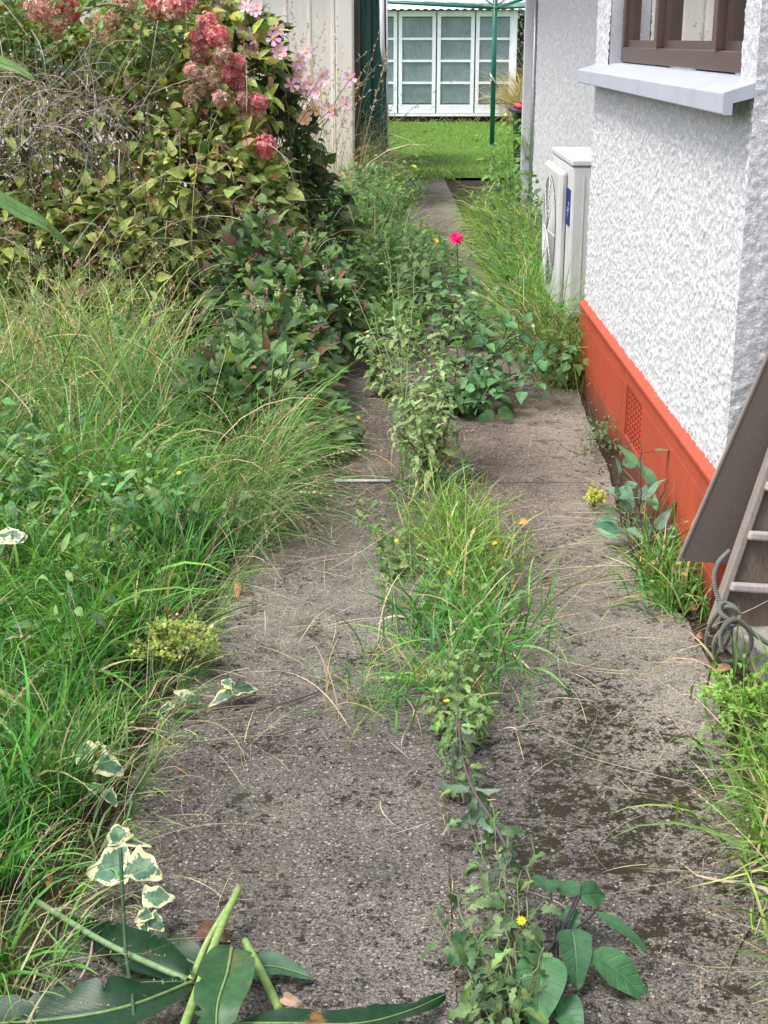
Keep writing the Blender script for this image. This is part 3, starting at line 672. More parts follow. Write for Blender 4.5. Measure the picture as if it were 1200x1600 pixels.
# ---------------------------------------------------------------- leaning sheet, ramp, rope, block
A = yp(1062, 876, 3.70); B = yp(1175, 884, 3.69); Cc = yp(1215, 525, 3.70); D = B + (Cc - A)
Cc = A + (Cc - A) * 1.7; D = B + (Cc - A)
b = MB(); off = V3(0, -.008, 0); n_ = V3(0, 1, 0)
b.add([A, B, D, Cc, A + V3(0, .007, 0), B + V3(0, .007, 0), D + V3(0, .007, 0), Cc + V3(0, .007, 0)], [(0, 1, 2, 3), (7, 6, 5, 4), (0, 4, 5, 1), (1, 5, 6, 2), (2, 6, 7, 3), (3, 7, 4, 0)])
bo = thing('leaning_board', 'flat brown sheet leaning against the near corner of the house', 'board', tuple(A))
b.build('sheet', M['fibre'], bo, A, smooth=False)
b = MB(); e_ = nz(Cc - A); b.obox(A + V3(-.006, -.003, 0), (Cc - A), V3(.006, 0, 0), V3(0, .013, 0)); b.build('edge_strip', M['sheet_edge'], bo, A, smooth=False)

Ra = yp(1108, 980, 3.55); Rb = yp(1205, 700, 3.62); rdr = nz(Rb - Ra); RL = 1.5
rt = nz(V3(1, 0, 0) - rdr * rdr[0] + V3(0, 0, 0)); rt = nz(V3(1, .0, -.05)); rn = nz(np.cross(rdr, rt)) * -1
if rn[1] > 0: rn = -rn
rp = thing('wooden_ramp', 'weathered brown plank ramp with pale cleats leaning at the house corner', 'ramp', tuple(Ra))
for k_ in range(3):
    b = MB(); b.obox(Ra + rt * (.022 + k_ * .142) + rn * .0 , rt * .138, rdr * RL, rn * -.018); b.build('plank', M['ramp_wood'], rp, Ra, smooth=False, bev=.003)
for k_ in (0, 1):
    b = MB(); b.obox(Ra + rt * (k_ * .448) + rn * .016, rt * .020, rdr * RL, rn * -.05); b.build('rail', M['rail_wood'], rp, Ra, smooth=False, bev=.004)
for k_, (pyy, pxx) in enumerate(((918, 1135), (838, 1165), (762, 1192))):
    q_ = (980 - pyy) / 280 * np.linalg.norm(Rb - Ra); c0 = Ra + rdr * q_ + rt * .012 + rn * .040
    b = MB(); b.obox(c0, rt * .43 + rdr * -.006, rdr * .024, rn * -.030); b.build('cleat', M['cleat_wood'], rp, Ra, smooth=False, bev=.006)
for q_ in (.62, .78, .94, 1.1, 1.26, 1.42):
    c0 = Ra + rdr * q_ + rt * .012 + rn * .040
    b = MB(); b.obox(c0, rt * .43, rdr * .024, rn * -.030); b.build('cleat', M['cleat_wood'], rp, Ra, smooth=False, bev=.006)
# concrete block under the ramp
b = MB(); q0 = gp(1188, 1062); b.obox(V3(q0[0], q0[1], -.01), V3(.5, .02, 0), V3(-.05, .24, 0), V3(0, 0, .085)); ob = b.build('concrete_block', M['block'], None, q0, smooth=False, bev=.008)
tag(ob, 'low grey concrete block under the foot of the ramp', 'block')
# rope
def smooth(P, n=200):
    P = np.asarray(P, float); m = len(P); t = np.linspace(0, m - 1, n); i = np.clip(t.astype(int), 0, m - 2); f = (t - i)[:, None]
    g_ = lambda k: P[np.clip(k, 0, m - 1)]
    p0, p1, p2, p3 = g_(i - 1), g_(i), g_(i + 1), g_(i + 2)
    return .5 * ((2 * p1) + (-p0 + p2) * f + (2 * p0 - 5 * p1 + 4 * p2 - p3) * f ** 2 + (-p0 + 3 * p1 - 3 * p2 + p3) * f ** 3)
rpx = [(1140, 860, 3.50), (1122, 880, 3.48), (1116, 905, 3.47), (1122, 935, 3.46), (1136, 962, 3.44), (1142, 985, 3.44), (1130, 1010, 3.46), (1112, 1028, 3.48), (1104, 1010, 3.48), (1108, 980, 3.46), (1124, 955, 3.44), (1142, 948, 3.42), (1156, 960, 3.42), (1148, 972, 3.40),
       (1130, 962, 3.40), (1124, 950, 3.42), (1132, 942, 3.44), (1150, 952, 3.43), (1148, 975, 3.42), (1128, 985, 3.40), (1116, 1005, 3.40), (1120, 1030, 3.42), (1136, 1034, 3.43), (1162, 1028, 3.40), (1174, 1005, 3.38), (1168, 982, 3.38), (1150, 970, 3.38), (1134, 975, 3.38), (1126, 995, 3.38), (1128, 1018, 3.38)]
b = MB(); P = smooth([yp(*q) for q in rpx], 320); P[:, 2] = np.maximum(P[:, 2], .02); b.tube(P, .0064, sides=8)
rpx2 = [(1128, 990, 3.37), (1136, 975, 3.36), (1152, 968, 3.36), (1166, 978, 3.36), (1182, 993, 3.36), (1205, 1008, 3.36), (1240, 1020, 3.38)]
P = smooth([yp(*q) for q in rpx2], 80); b.tube(P, .0064, sides=8)
ro = b.build('rope', M['rope'], None, yp(1128, 1020, 3.42)); tag(ro, 'grey green knotted rope coiled over the foot of the ramp', 'rope')

#@@VEG@@
# ================================================================== VEGETATION
def heights_bank(mb, n, x0, x1, y0, y1, Lm, pal, W=.006, inset=.02, **k):
    cl = .50 if n > 3000 else .3
    pts = scatter(n, x0, x1, y0, y1, lambda x, y: (x < left_edge(y) - inset * (.4 + 1.2 * vn(y * 4, y * 0 + 2))) & (vn(x * 6.5 + 3, y * 6.5) * .7 + vn(x * 15, y * 15) * .3 + .35 * rng.random(len(x)) > cl))
    return grass_area(mb, pts, Lm, Lm * .28, W, pal, **k)
def ledge(n, y0, y1, dx=.1):
    y = rng.uniform(y0, y1, n); return np.stack([left_edge(y) - rng.random(n) ** 1.5 * dx, y, y * 0], 1)

# --- the bank is made of tussocks: each has its own colour, blade width, length and droop
def tussocks(mb, C, nb, L, W, pal, spread=.035, lean=.45, curve=1.2, strawf=.08, fold=False, nseg=6, cj=.2, bias=None):
    C = np.asarray(C); k = len(C); n_ = k * nb; ti = np.repeat(np.arange(k), nb)
    az = rng.random(n_) * 6.283; r_ = np.abs(rng.normal(0, spread, n_)) * (.6 + .9 * rng.random(k))[ti]
    pts = C[ti] + np.stack([np.cos(az) * r_, np.sin(az) * r_, np.zeros(n_)], 1)
    ph = rng.random(k) * 6.283; ln = rng.random(k) * .5 + .1         # every tussock is blown over its own way
    vx = np.cos(az) + ln[ti] * 2 * np.cos(ph[ti]); vy = np.sin(az) + ln[ti] * 2 * np.sin(ph[ti])
    if bias is not None: vx = vx + bias
    az2 = np.arctan2(vy, vx) + rng.normal(0, .6, n_)
    Lk = L * np.clip(rng.normal(1, .28, k), .5, 1.6); Lb = np.clip(Lk[ti] * rng.normal(1, .25, n_), .04, 1.2)
    cv = (curve * rng.uniform(.5, 1.5, k))[ti] * rng.uniform(.6, 1.4, n_); th = np.abs(rng.normal(0, 1, n_)) * (lean * rng.uniform(.6, 1.4, k))[ti]
    wk = (W * rng.uniform(.55, 1.5, k))[ti] * rng.uniform(.6, 1.3, n_)
    c = jit(pal, k, cj)[ti] * rng.uniform(.75, 1.3, (n_, 1)); st = rng.random(n_) < strawf * (rng.random(k) * 2)[ti]; c[st] = jit(STRAW, st.sum(), .15)
    tip = c * rng.uniform(1.0, 1.5, (n_, 1)) * V3(1.15, 1, .9)
    ribbons(mb, pts, az2, th, cv, Lb, wk, c, tip, nseg, fold)
def bank_pts(n, x0, y0, y1, inset, thr=.42):
    return scatter(n, x0, -.3, y0, y1, lambda x, y: (x < left_edge(y) - inset * (.5 + vn(y * 4, y * 0 + 2))) & (vn(x * 4 + 3, y * 4) + .3 * rng.random(len(x)) > thr))
EM = [(.060, .215, .04), (.085, .265, .045), (.045, .165, .035), (.115, .30, .05), (.075, .20, .065)]
m = MB()
tussocks(m, bank_pts(190, -1.5, 1.4, 3.1, .14), 28, .19, .0052, EM + G_FRESH, .03, .5, 1.2, .05, True)
tussocks(m, bank_pts(300, -1.9, 3.0, 4.6, .20), 30, .25, .0060, EM + G_FRESH, .035, .45, 1.2, .05, True)
tussocks(m, bank_pts(110, -1.9, 1.5, 4.7, .22), 12, .26, .0098, EM + G_FRESH, .03, .4, 1.3, .03, True)
tussocks(m, bank_pts(240, -1.9, 1.4, 4.7, .10), 28, .14, .0036, EM + G_MID, .05, .9, 1.0, .2)
n = 900; yy = rng.uniform(1.3, 5.0, n); pts = np.stack([crack(yy) + rng.normal(0, .006, n), yy, np.full(n, .012)], 1); keep = vn(yy * 6, yy * 0) > .42
grass_area(m, pts[keep], .022, .012, .0022, [(.06, .09, .03), (.10, .09, .05)], lean=.9, curve=.6, strawf=.4, nseg=3)
p = ledge(700, 1.7, 4.2, .16); grass_area(m, p, .12, .05, .0040, EM + G_MID, az=-.1, azs=.9, lean=.8, curve=1.2, strawf=.2)
tag(m.build('grass', M['grass']), 'bright green broad bladed grass along the near left of the path', 'grass', kind='stuff')
m = MB()
tussocks(m, bank_pts(170, -2.6, 4.4, 5.7, .36), 32, .42, .0052, EM + G_MID + G_BLUE, .04, .35, 1.2, .10, nseg=7)
tussocks(m, bank_pts(70, -2.6, 4.4, 5.9, .36), 14, .36, .0100, EM + G_FRESH, .03, .35, 1.4, .03, True, nseg=7)
tussocks(m, bank_pts(170, -3.2, 5.5, 7.0, .60), 30, .46, .0062, [(.20, .34, .08), (.26, .38, .12)] + G_LIME + G_MID, .05, .35, 1.2, .14, nseg=7)
tussocks(m, bank_pts(110, -3.0, 4.4, 6.4, .45), 46, .40, .0034, G_BLUE + EM + [(.20, .36, .12), (.25, .40, .15)], .04, .4, 1.9, .25, nseg=8)
tussocks(m, bank_pts(180, -2.8, 4.4, 6.6, .45), 24, .24, .0050, EM, .06, .7, 1.2, .15)
tussocks(m, ledge(44, 4.35, 5.25, .28), 50, .40, .0030, G_BLUE + EM[:2] + G_MID, .035, .4, 2.1, .16, nseg=8, bias=.6)
tussocks(m, ledge(16, 4.3, 5.0, .12), 30, .30, .0046, G_BLUE + EM, .035, .5, 1.8, .08, nseg=7, bias=.8)
tag(m.build('grass', M['grass']), 'tall tangled grass bank drooping over the left of the path', 'grass', kind='stuff')
m = MB()
seed_stalks(m, scatter(380, -2.8, -.90, 4.6, 6.9), .54, .12, lean=.25, curve=.8, spl=.016, sp=18)
seed_stalks(m, scatter(260, -3.2, -.9, 6.0, 7.2), .62, .14, lean=.3, curve=.8, spl=.018, sp=18)
seed_stalks(m, ledge(120, 4.3, 5.0, .25), .46, .12, az=-.3, azs=.7, lean=.5, curve=1.5, sp=16, spl=.012)
seed_stalks(m, scatter(260, -1.6, -.55, 2.0, 4.4), .42, .09, lean=.45, curve=1.0, W=.0016, sp=14, spl=.008)
seed_stalks(m, ledge(170, 1.8, 4.2, .12), .34, .08, az=-.1, azs=.8, lean=.8, curve=.9, W=.0014, sp=14, spl=.006)
tag(m.build('seeding_grass', M['grass']), 'pale feathery seed stalks standing in the left grass bank', 'seed stalks', kind='stuff')

# --- dry straw lying on the concrete and fallen chaff
m = MB()
def lying(n, cx, cy, sx, sy, L, az=None, azs=3, pal=STRAW):
    pts = np.stack([rng.normal(cx, sx, n), rng.normal(cy, sy, n), rng.uniform(.018, .05, n)], 1)
    azv = rng.random(n) * 6.28 if az is None else rng.normal(az, azs, n)
    ribbons(m, pts, azv, rng.normal(1.4, .12, n), np.abs(rng.normal(.15, .1, n)), np.clip(rng.normal(L, L * .4, n), .03, .6), np.full(n, .0014), jit(pal, n, .25), None, 7, zmin=.018)
lying(150, -.25, 3.7, .15, .35, .2); lying(110, -.2, 4.7, .15, .3, .22); lying(140, .55, 3.9, .12, .45, .22, 0, .8); lying(110, .75, 2.6, .14, .35, .16)
lying(60, .3, 2.9, .25, .3, .15); lying(60, -.35, 2.5, .1, .4, .14); lying(70, -.2, 6.3, .15, .5, .2); lying(70, .6, 7.6, .2, .6, .25); lying(60, .8, 4.1, .05, .3, .12)
pts = scatter(34, .05, .42, 3.4, 4.5); seed_stalks(m, pts, .48, .1, pal=STRAW, lean=.9, curve=.65, az=0, azs=.8, W=.0014, sp=10, spl=.008)
pts = scatter(40, .0, .42, 2.9, 3.9); seed_stalks(m, pts, .36, .1, pal=STRAW, lean=1.0, curve=.5, W=.0012, sp=10, spl=.006)
n = 5200; pts = np.stack([rng.uniform(-.6, .95, n), 1.7 + rng.random(n) ** 1.4 * 5.5, np.full(n, .021)], 1); d = rng.normal(0, 1, (n, 3)); d[:, 2] *= .15
diamonds(m, pts, d, rng.uniform(.002, .009, n), rng.uniform(.001, .004, n), jit([(.33, .29, .24), (.05, .04, .03), (.12, .09, .06), (.22, .18, .13), (.03, .025, .02)], n, .25))
n = 1600; sel = rng.random(n) < .5; pts = np.stack([np.where(sel, rng.normal(-.50, .06, n), rng.normal(.88, .05, n)), rng.uniform(1.8, 5.5, n), np.full(n, .022)], 1); d = rng.normal(0, 1, (n, 3)); d[:, 2] *= .3
diamonds(m, pts, d, rng.uniform(.006, .025, n), rng.uniform(.002, .010, n), jit([(.16, .10, .06), (.08, .05, .035), (.25, .17, .11), (.05, .035, .03)], n, .25))
tag(m.build('straw_litter', M['grass']), 'dry straw and chaff strewn over the concrete path', 'litter', kind='stuff')

# --- generic weed
def weed(name, label, cat, base, stems, leaf, group=None, flowers=None, branch=0, brlen=.35, stemcol=(.10, .15, .05), r0=.004, mat='leaf', parts='leaf'):
    """stems: list of (tip xyz, bulge xyz). leaf: dict(L,W,shape,pal,n,curl,fold,droop,rows,cols)"""
    t = thing(name, label, cat, tuple(base), group); base = np.asarray(base, float)
    ms = MB(); lp, ld, lL = [], [], []; tips = []
    def leafy(P, n, sc, t0=.12):
        for k in range(n):
            s_ = t0 + (1 - t0) * (k + rng.random() * .6) / n; q = s_ * (len(P) - 1); i = min(int(q), len(P) - 2); pos = P[i] + (P[i + 1] - P[i]) * (q - i)
            tg = nz(P[i + 1] - P[i]); a_ = k * 2.4 + rng.random() * .8; ref = nz(np.cross(tg, V3(.3, .2, 1) if abs(tg[2]) < .9 else V3(1, .1, 0))); r2 = np.cross(tg, ref)
            o = ref * math.cos(a_) + r2 * math.sin(a_); d = nz(o + tg * .35 + V3(0, 0, leaf.get('lift', .1))); pe = leaf['L'] * sc * leaf.get('pet', .25) * (.6 + .8 * rng.random())
            sz = leaf['L'] * sc * (.6 + .6 * rng.random()) * (1 - leaf.get('top', .5) * s_)
            ms.tube([pos, pos + d * pe], .0011, leaf.get('pcol', stemcol), 3, False); lp.append(pos + d * pe); ld.append(d + V3(0, 0, -leaf.get('droop', .2))); lL.append(sz)
    for tip, bul in stems:
        tip = np.asarray(tip, float); P = bez(base + rng.normal(0, .008, 3) * V3(1, 1, 0), (base + tip) / 2 + np.asarray(bul, float), tip, 14, .004)
        ms.tube(P, np.linspace(r0, r0 * .3, 14), stemcol, 5); leafy(P, leaf['n'], 1); tips.append((P[-1], nz(P[-1] - P[-2])))
        ln = np.linalg.norm(tip - base)
        for k in range(branch):
            s_ = .3 + .62 * (k + rng.random() * .7) / branch; i = int(s_ * 13); a_ = rng.random() * 6.28
            e2 = P[i] + ln * brlen * (.5 + .7 * rng.random()) * nz(V3(math.cos(a_), math.sin(a_), .5 + .7 * rng.random()))
            Q = bez(P[i], (P[i] + e2) / 2 + V3(0, 0, -.02), e2, 7, .002); ms.tube(Q, np.linspace(r0 * .5, r0 * .2, 7), stemcol, 4); leafy(Q, max(2, int(leaf['n'] * brlen)), .8, .3); tips.append((Q[-1], nz(Q[-1] - Q[-2])))
    ms.build('stem', M['stem'], t, base)
    if lp:
        ml = MB(); lp = np.array(lp); ld = np.array(ld); lL = np.array(lL); n = len(lp); nm = V3(0, -.25, 1) + rng.normal(0, .35, (n, 3))
        leaves(ml, lp, ld, nm, lL, lL * leaf['W'], jit(leaf['pal'], n, .2), leaf['shape'], leaf.get('rows', 6), leaf.get('cols', 3), leaf.get('fold', .3), leaf.get('curl', .6), leaf.get('wave', .03))
        ml.build('foliage', M[mat], t, base)
    if flowers:
        k = 0
        for p_, d_ in tips:
            if k >= flowers.get('max', 8) or rng.random() > flowers.get('p', .5): continue
            k += 1; flower(t, base, p_, nz(d_ + V3(0, -.5, .5)), flowers)
    return t, tips
def flower(t, base, pos, nrm, f, name='flower'):
    mf = MB(); n = f.get('petals', 8); ref = nz(np.cross(nrm, V3(.3, .9, .1))); r2 = np.cross(nrm, ref)
    for lay in range(f.get('layers', 1)):
        a_ = np.arange(n) * 6.283 / n + lay * .4; o = ref * np.cos(a_)[:, None] + r2 * np.sin(a_)[:, None]; up = f.get('up', .2) + lay * .45
        leaves(mf, np.repeat(pos[None], n, 0) + o * f['r'] * .08, o + nrm * up, np.repeat(nrm[None], n, 0) - o * up, f['r'] * (1 - .12 * lay), f['r'] * f.get('pw', .6), jit(f['pal'], n, .1), 'petal', 4, 3, .2, f.get('pc', .2))
    if f.get('cr', 0):
        u_ = np.linspace(0, 1, 4); ringv = [pos + nrm * f['cr'] * .7]; 
        for q in (1, 2):
            for k in range(8): ringv.append(pos + nrm * f['cr'] * (.55 if q == 1 else .05) + (ref * math.cos(k * .785) + r2 * math.sin(k * .785)) * f['cr'] * (.6 if q == 1 else 1))
        mf.add(ringv, [(0, 1 + k, 1 + (k + 1) % 8) for k in range(8)], f['cc']); mf.add(ringv, [(1 + k, 9 + k, 9 + (k + 1) % 8, 1 + (k + 1) % 8) for k in range(8)], f['cc'])
    return mf.build(name, M['petal'], t, base)
YEL = dict(r=.0075, petals=9, pal=[(.80, .62, .03)], cr=.003, cc=(.7, .45, .02), pw=.45, p=.28, max=4)
THL = dict(L=.070, W=.42, shape='lobed', pal=[(.15, .27, .08), (.20, .32, .10), (.12, .22, .07)], n=13, curl=1.0, fold=.35, rows=9, droop=.4, wave=.06, top=.55)
SMALL = dict(L=.05, W=.5, shape='serr', pal=[(.14, .22, .09), (.18, .26, .10), (.11, .18, .08)], n=15, curl=.7, fold=.3, rows=7, droop=.25, top=.5)
NS = dict(L=.095, W=.72, shape='ovate', pal=[(.07, .18, .07), (.09, .21, .08), (.12, .24, .10)], n=8, curl=.5, fold=.22, rows=8, cols=5, droop=.3, top=.35, wave=.03, pet=.35)

# --- grass tufts down the crack
def tuft(label, cx, cy, sx, sy, n, L, pal, W=.005, straw=.08, lean=.45, curve=1.2, name='grass_tuft', az=None, azs=3.2, group=None):
    mm = MB(); pts = np.stack([rng.normal(cx, sx, n), rng.normal(cy, sy, n), np.full(n, .012)], 1)
    grass_area(mm, pts, L, L * .3, W, pal, lean=lean, curve=curve, strawf=straw, az=az, azs=azs, nseg=7)
    return tag(mm.build(name, M['grass'], None, (cx, cy, 0)), label, 'grass tuft', group)
G1 = 'grass tufts growing out of the crack'
tuft('lime green grass tuft in the crack, largest tuft on the path', .245, 4.15, .070, .23, 700, .20, G_LIME + G_LIME + G_FRESH[:2], .0050, .06, .42, 1.1, group=G1)
tuft('low spreading darker grass just below the lime green tuft', .22, 3.60, .09, .13, 430, .18, EM + G_BLUE[:1], .0055, .12, .7, 1.0, group=G1)
tuft('sparse short grass at the nearest end of the crack growth', .17, 3.25, .08, .10, 170, .12, EM, .005, .2, .9, .9, group=G1)
tuft('small thin grass wisps left of the crack weeds', -.02, 3.25, .07, .10, 110, .15, G_LIME[:1] + G_FRESH, .0032, .2, .9, .9, group=G1)
tuft('thin dark grass beside the middle joint of the path', .16, 4.95, .07, .25, 240, .22, G_MID + G_BLUE, .004, .2, .6, 1.1, group=G1)

G2 = 'upright weeds rooted in the crack'
PALE = dict(THL, pal=[(.24, .36, .14), (.30, .40, .17), (.18, .29, .11)], L=.072, W=.5, n=15, top=.3)
# tall pale fan of stems in the middle
b0 = V3(.19, 5.0, .01)
tp = [yp(570, 520, 5.5), yp(590, 590, 5.3), yp(628, 500, 5.4), yp(655, 470, 5.4), yp(690, 480, 5.3), yp(715, 560, 5.2), yp(640, 620, 5.0), yp(672, 560, 5.1), yp(610, 660, 5.0)]
weed('tall_weed', 'tall pale fan shaped weed with dark stems standing mid path', 'weed', b0, [(q, (rng.normal(.03, .02), 0, .02)) for q in tp], dict(PALE, n=24), G2, YEL, 6, .28, (.10, .085, .05), .0042)
b0 = V3(.10, 5.9, .01); tp = [yp(540, 430, 6.6), yp(575, 470, 6.3), yp(620, 420, 6.5), yp(650, 400, 6.4), yp(600, 360, 6.6)]
POD = dict(SMALL, L=.045, n=14, pal=[(.22, .34, .12), (.28, .38, .15)], shape='lance', W=.4)
weed('tall_weed', 'thin stemmed weed with pale bud heads behind the fan shaped weed', 'weed', b0, [(q, (0, .05, .05)) for q in tp], POD, G2, dict(YEL, p=.25, pal=[(.6, .62, .42)], r=.009), 5, .22, (.20, .27, .11), .003)
for lab, bb, tops, lf in (
    ('leafy weed at the near end of the crack with dark leaning stems', V3(.18, 3.0, .01), [yp(700, 1040, 3.3), yp(712, 1000, 3.4), yp(745, 1060, 3.2), yp(765, 1000, 3.3), yp(735, 960, 3.4), yp(680, 1090, 3.1), yp(760, 1110, 3.0), yp(720, 1130, 2.95)], dict(THL, n=16, L=.075, W=.5)),
    ('open weed with wiry stems rising from the lime green tuft', V3(.24, 3.7, .01), [yp(650, 870, 4.0), yp(600, 810, 4.2), yp(760, 850, 4.0), yp(800, 870, 3.9), yp(700, 930, 3.7), yp(640, 930, 3.8)], dict(THL, n=14, L=.07, W=.5)),
    ('thistly weed at the left of the lime green tuft', V3(.08, 4.1, .01), [yp(570, 790, 4.4), yp(600, 850, 4.2), yp(640, 830, 4.2), yp(590, 900, 4.0)], dict(THL, n=18, L=.07, W=.5)),
    ('weed with wilted heads at the right of the lime green tuft', V3(.36, 3.9, .01), [yp(800, 850, 4.1), yp(825, 800, 4.1), yp(770, 900, 3.9), yp(820, 930, 3.8)], dict(THL, n=9, L=.06)),
    ('bushy pale weed just past the middle joint of the path', V3(.14, 5.35, .01), [yp(640, 700, 5.4), yp(690, 720, 5.3), yp(665, 640, 5.5), yp(715, 690, 5.3), yp(650, 600, 5.5)], dict(PALE, n=20, L=.055, W=.42, pal=[(.26, .36, .15), (.30, .38, .16), (.34, .30, .15), (.16, .25, .10)])),
    ('soft green weed under the thin stemmed bud heads', V3(.02, 6.4, .01), [yp(590, 520, 6.5), yp(560, 540, 6.5), yp(640, 560, 6.3), yp(620, 500, 6.6)], dict(SMALL, n=18, L=.085, W=.6))):
    weed('weed', lab, 'weed', bb, [(q, (rng.normal(0, .02), 0, .03)) for q in tops], lf, G2, dict(YEL, p=.18, max=2), 3, .28, (.11, .12, .06), .0035)

# --- broad leaved nightshade bush across the right slab
G3 = 'broad leaved nightshade plants'
b0 = V3(.30, 6.15, .01)
tp = [yp(885, 590, 6.1), yp(850, 608, 5.9), yp(895, 560, 6.3), yp(830, 470, 6.8), yp(780, 600, 6.1), yp(860, 560, 6.3), yp(800, 540, 6.4), yp(740, 520, 6.4), yp(820, 500, 6.6), yp(740, 560, 6.2), yp(710, 620, 6.0), yp(720, 470, 6.6), yp(770, 640, 5.9)]
weed('nightshade_bush', 'dark stemmed broad leaved bush sprawling across the path towards the red plinth', 'bush', b0, [(q, (0, 0, .04)) for q in tp], dict(NS, n=11, L=.105), G3, dict(YEL, p=.2, pal=[(.7, .7, .7)], r=.008, max=5), 3, .3, (.045, .04, .035), .0055)
b0 = V3(.42, 7.6, .01); tp = [yp(690, 400, 7.8), yp(730, 420, 7.6), yp(780, 430, 7.6), yp(830, 450, 7.5), yp(670, 450, 7.6), yp(620, 430, 7.8), yp(740, 470, 7.4), yp(800, 480, 7.3)]
weed('nightshade_bush', 'leafy green bush under the pink flower further up the path', 'bush', b0, [(q, (0, 0, .04)) for q in tp], dict(NS, n=16, L=.10, pal=NS['pal'] + [(.13, .23, .08)] * 2), G3, None, 4, .3, (.06, .07, .04), .005)
b0 = V3(.86, 6.7, .01); tp = [yp(870, 480, 6.7), yp(895, 500, 6.6), yp(850, 520, 6.6), yp(880, 540, 6.5), yp(905, 560, 6.4)]
weed('weed', 'broad leaved weed against the far end of the red plinth', 'weed', b0, [(q, (0, 0, .03)) for q in tp], dict(NS, n=10, L=.085, pal=[(.09, .17, .05), (.13, .22, .06)]), G3, None, 2, .3, (.06, .07, .04), .004)
# by the plinth in front
b0 = gp(1000, 880, .0); tp = [yp(1000, 690, 4.5), yp(955, 770, 4.4), yp(1045, 740, 4.5), yp(960, 720, 4.6), yp(1040, 800, 4.4)]
t_, tips = weed('nightshade_seedling', 'upright weed with spread blue green leaves in front of the vent', 'weed', b0, [(q, (0, 0, .02)) for q in tp], dict(NS, n=6, L=.12, W=.5, shape='ovate', pal=[(.12, .26, .15), (.15, .30, .18)], droop=.05, lift=.3, curl=.2), G3, None, 1, .2, (.04, .03, .03), .005)  # sky sheen on the leaves is put into this lighter bluish palette
tuft('thin bright grass between the path and the foot of the leaning board', .855, 3.95, .045, .12, 300, .17, G_LIME + EM, .0062, .12, .6, 1.0)
tuft('dry grass wisps along the red plinth below the blue green weed', .86, 4.35, .03, .2, 130, .20, G_MID, .003, .5, .6, .9)
tuft('taller bright grass hiding the foot of the heat pump', .80, 7.55, .06, .35, 900, .50, G_LIME + EM, .0045, .12, .35, 1.3)
tuft('fine green grass at the far end of the red plinth', .88, 7.0, .09, .25, 1000, .44, G_LIME + G_LIME + G_MID, .0042, .25, .45, 1.5)
weed('weed', 'low weed sprawling along the plinth beneath the vent', 'weed', gp(945, 690), [(yp(925, 660, 5.3), (0, 0, .02)), (yp(950, 650, 5.4), (0, 0, .02)), (yp(905, 690, 5.2), (0, 0, .02)), (yp(975, 700, 5.1), (0, 0, .02)), (yp(895, 715, 5.0), (0, 0, .0))], dict(SMALL, n=12, L=.04), None, None, 2, .3, (.1, .12, .06), .0025)
weed('weed', 'small weed tangled in grass at the foot of the leaning board', 'weed', gp(1050, 960), [(yp(1010, 880, 4.0), (0, 0, .02)), (yp(1060, 880, 3.9), (0, 0, .02)), (yp(1085, 900, 3.9), (0, 0, .02)), (yp(1030, 840, 4.0), (0, 0, .02))], dict(SMALL, n=14, L=.045, shape='lance', W=.35, pal=[(.16, .26, .07), (.22, .30, .08)]), None, dict(YEL, pal=[(.5, .42, .15)], p=.5, r=.009), 2, .3, (.14, .16, .07), .0025)
def spurge(label, c, r, n, pal, hh=.12):
    t = thing('spurge', label, 'weed', tuple(c)); ms = MB(); ml = MB(); pp = []
    for k in range(n):
        o = rng.normal(0, r * .5, 3); o[2] = abs(o[2]) * .9 + hh * .5; e2 = c + o; ms.tube(bez(c, c + o * V3(.3, .3, .8), e2, 6), .0014, (.18, .22, .08), 4)
        for q in range(9): pp.append((e2 + rng.normal(0, .009, 3)))
    pp = np.array(pp); n2 = len(pp); leaves(ml, pp, rdir(n2, .3), V3(0, -.4, 1) + rng.normal(0, .4, (n2, 3)), rng.uniform(.009, .018, n2), rng.uniform(.008, .014, n2), jit(pal, n2, .15), 'ovate', 3, 3, .2, .3)
    ms.build('stem', M['stem'], t, c); ml.build('foliage', M['leafs'], t, c)
spurge('yellow green spurge at the grass edge by the cream ivy leaves', gp(278, 1062), .085, 80, [(.34, .42, .06), (.26, .36, .06), (.45, .50, .12), (.5, .46, .2)], .17)
spurge('small yellow flower cluster on the path by the red plinth', gp(928, 800), .035, 22, [(.48, .50, .06), (.38, .44, .07)], .09)
spurge('feathery light green plant right of the path below the ramp', gp(1158, 1140), .09, 70, [(.16, .34, .05), (.22, .38, .07)], .12)
spurge('bright green small leaved plant in the grass left of the yellow spurge', gp(150, 960), .10, 70, [(.12, .26, .04), (.16, .30, .05)], .30)

# pink flower on a stem
b0 = gp(712, 470); t = thing('pink_flower', 'single magenta bloom on a thin stem above the path weeds', 'flower', tuple(b0)); top = yp(713, 372, 7.3)
ms = MB(); ms.tube(bez(b0, (b0 + top) / 2 + V3(.02, 0, .05), top, 8), .003, (.10, .18, .06), 5); ms.build('stem', M['stem'], t, b0)
flower(t, b0, top, nz(V3(0, -.6, .8)), dict(r=.036, petals=12, layers=4, pal=[(.75, .015, .16), (.85, .04, .25)], pw=.4, up=.05, pc=.5), 'bloom')

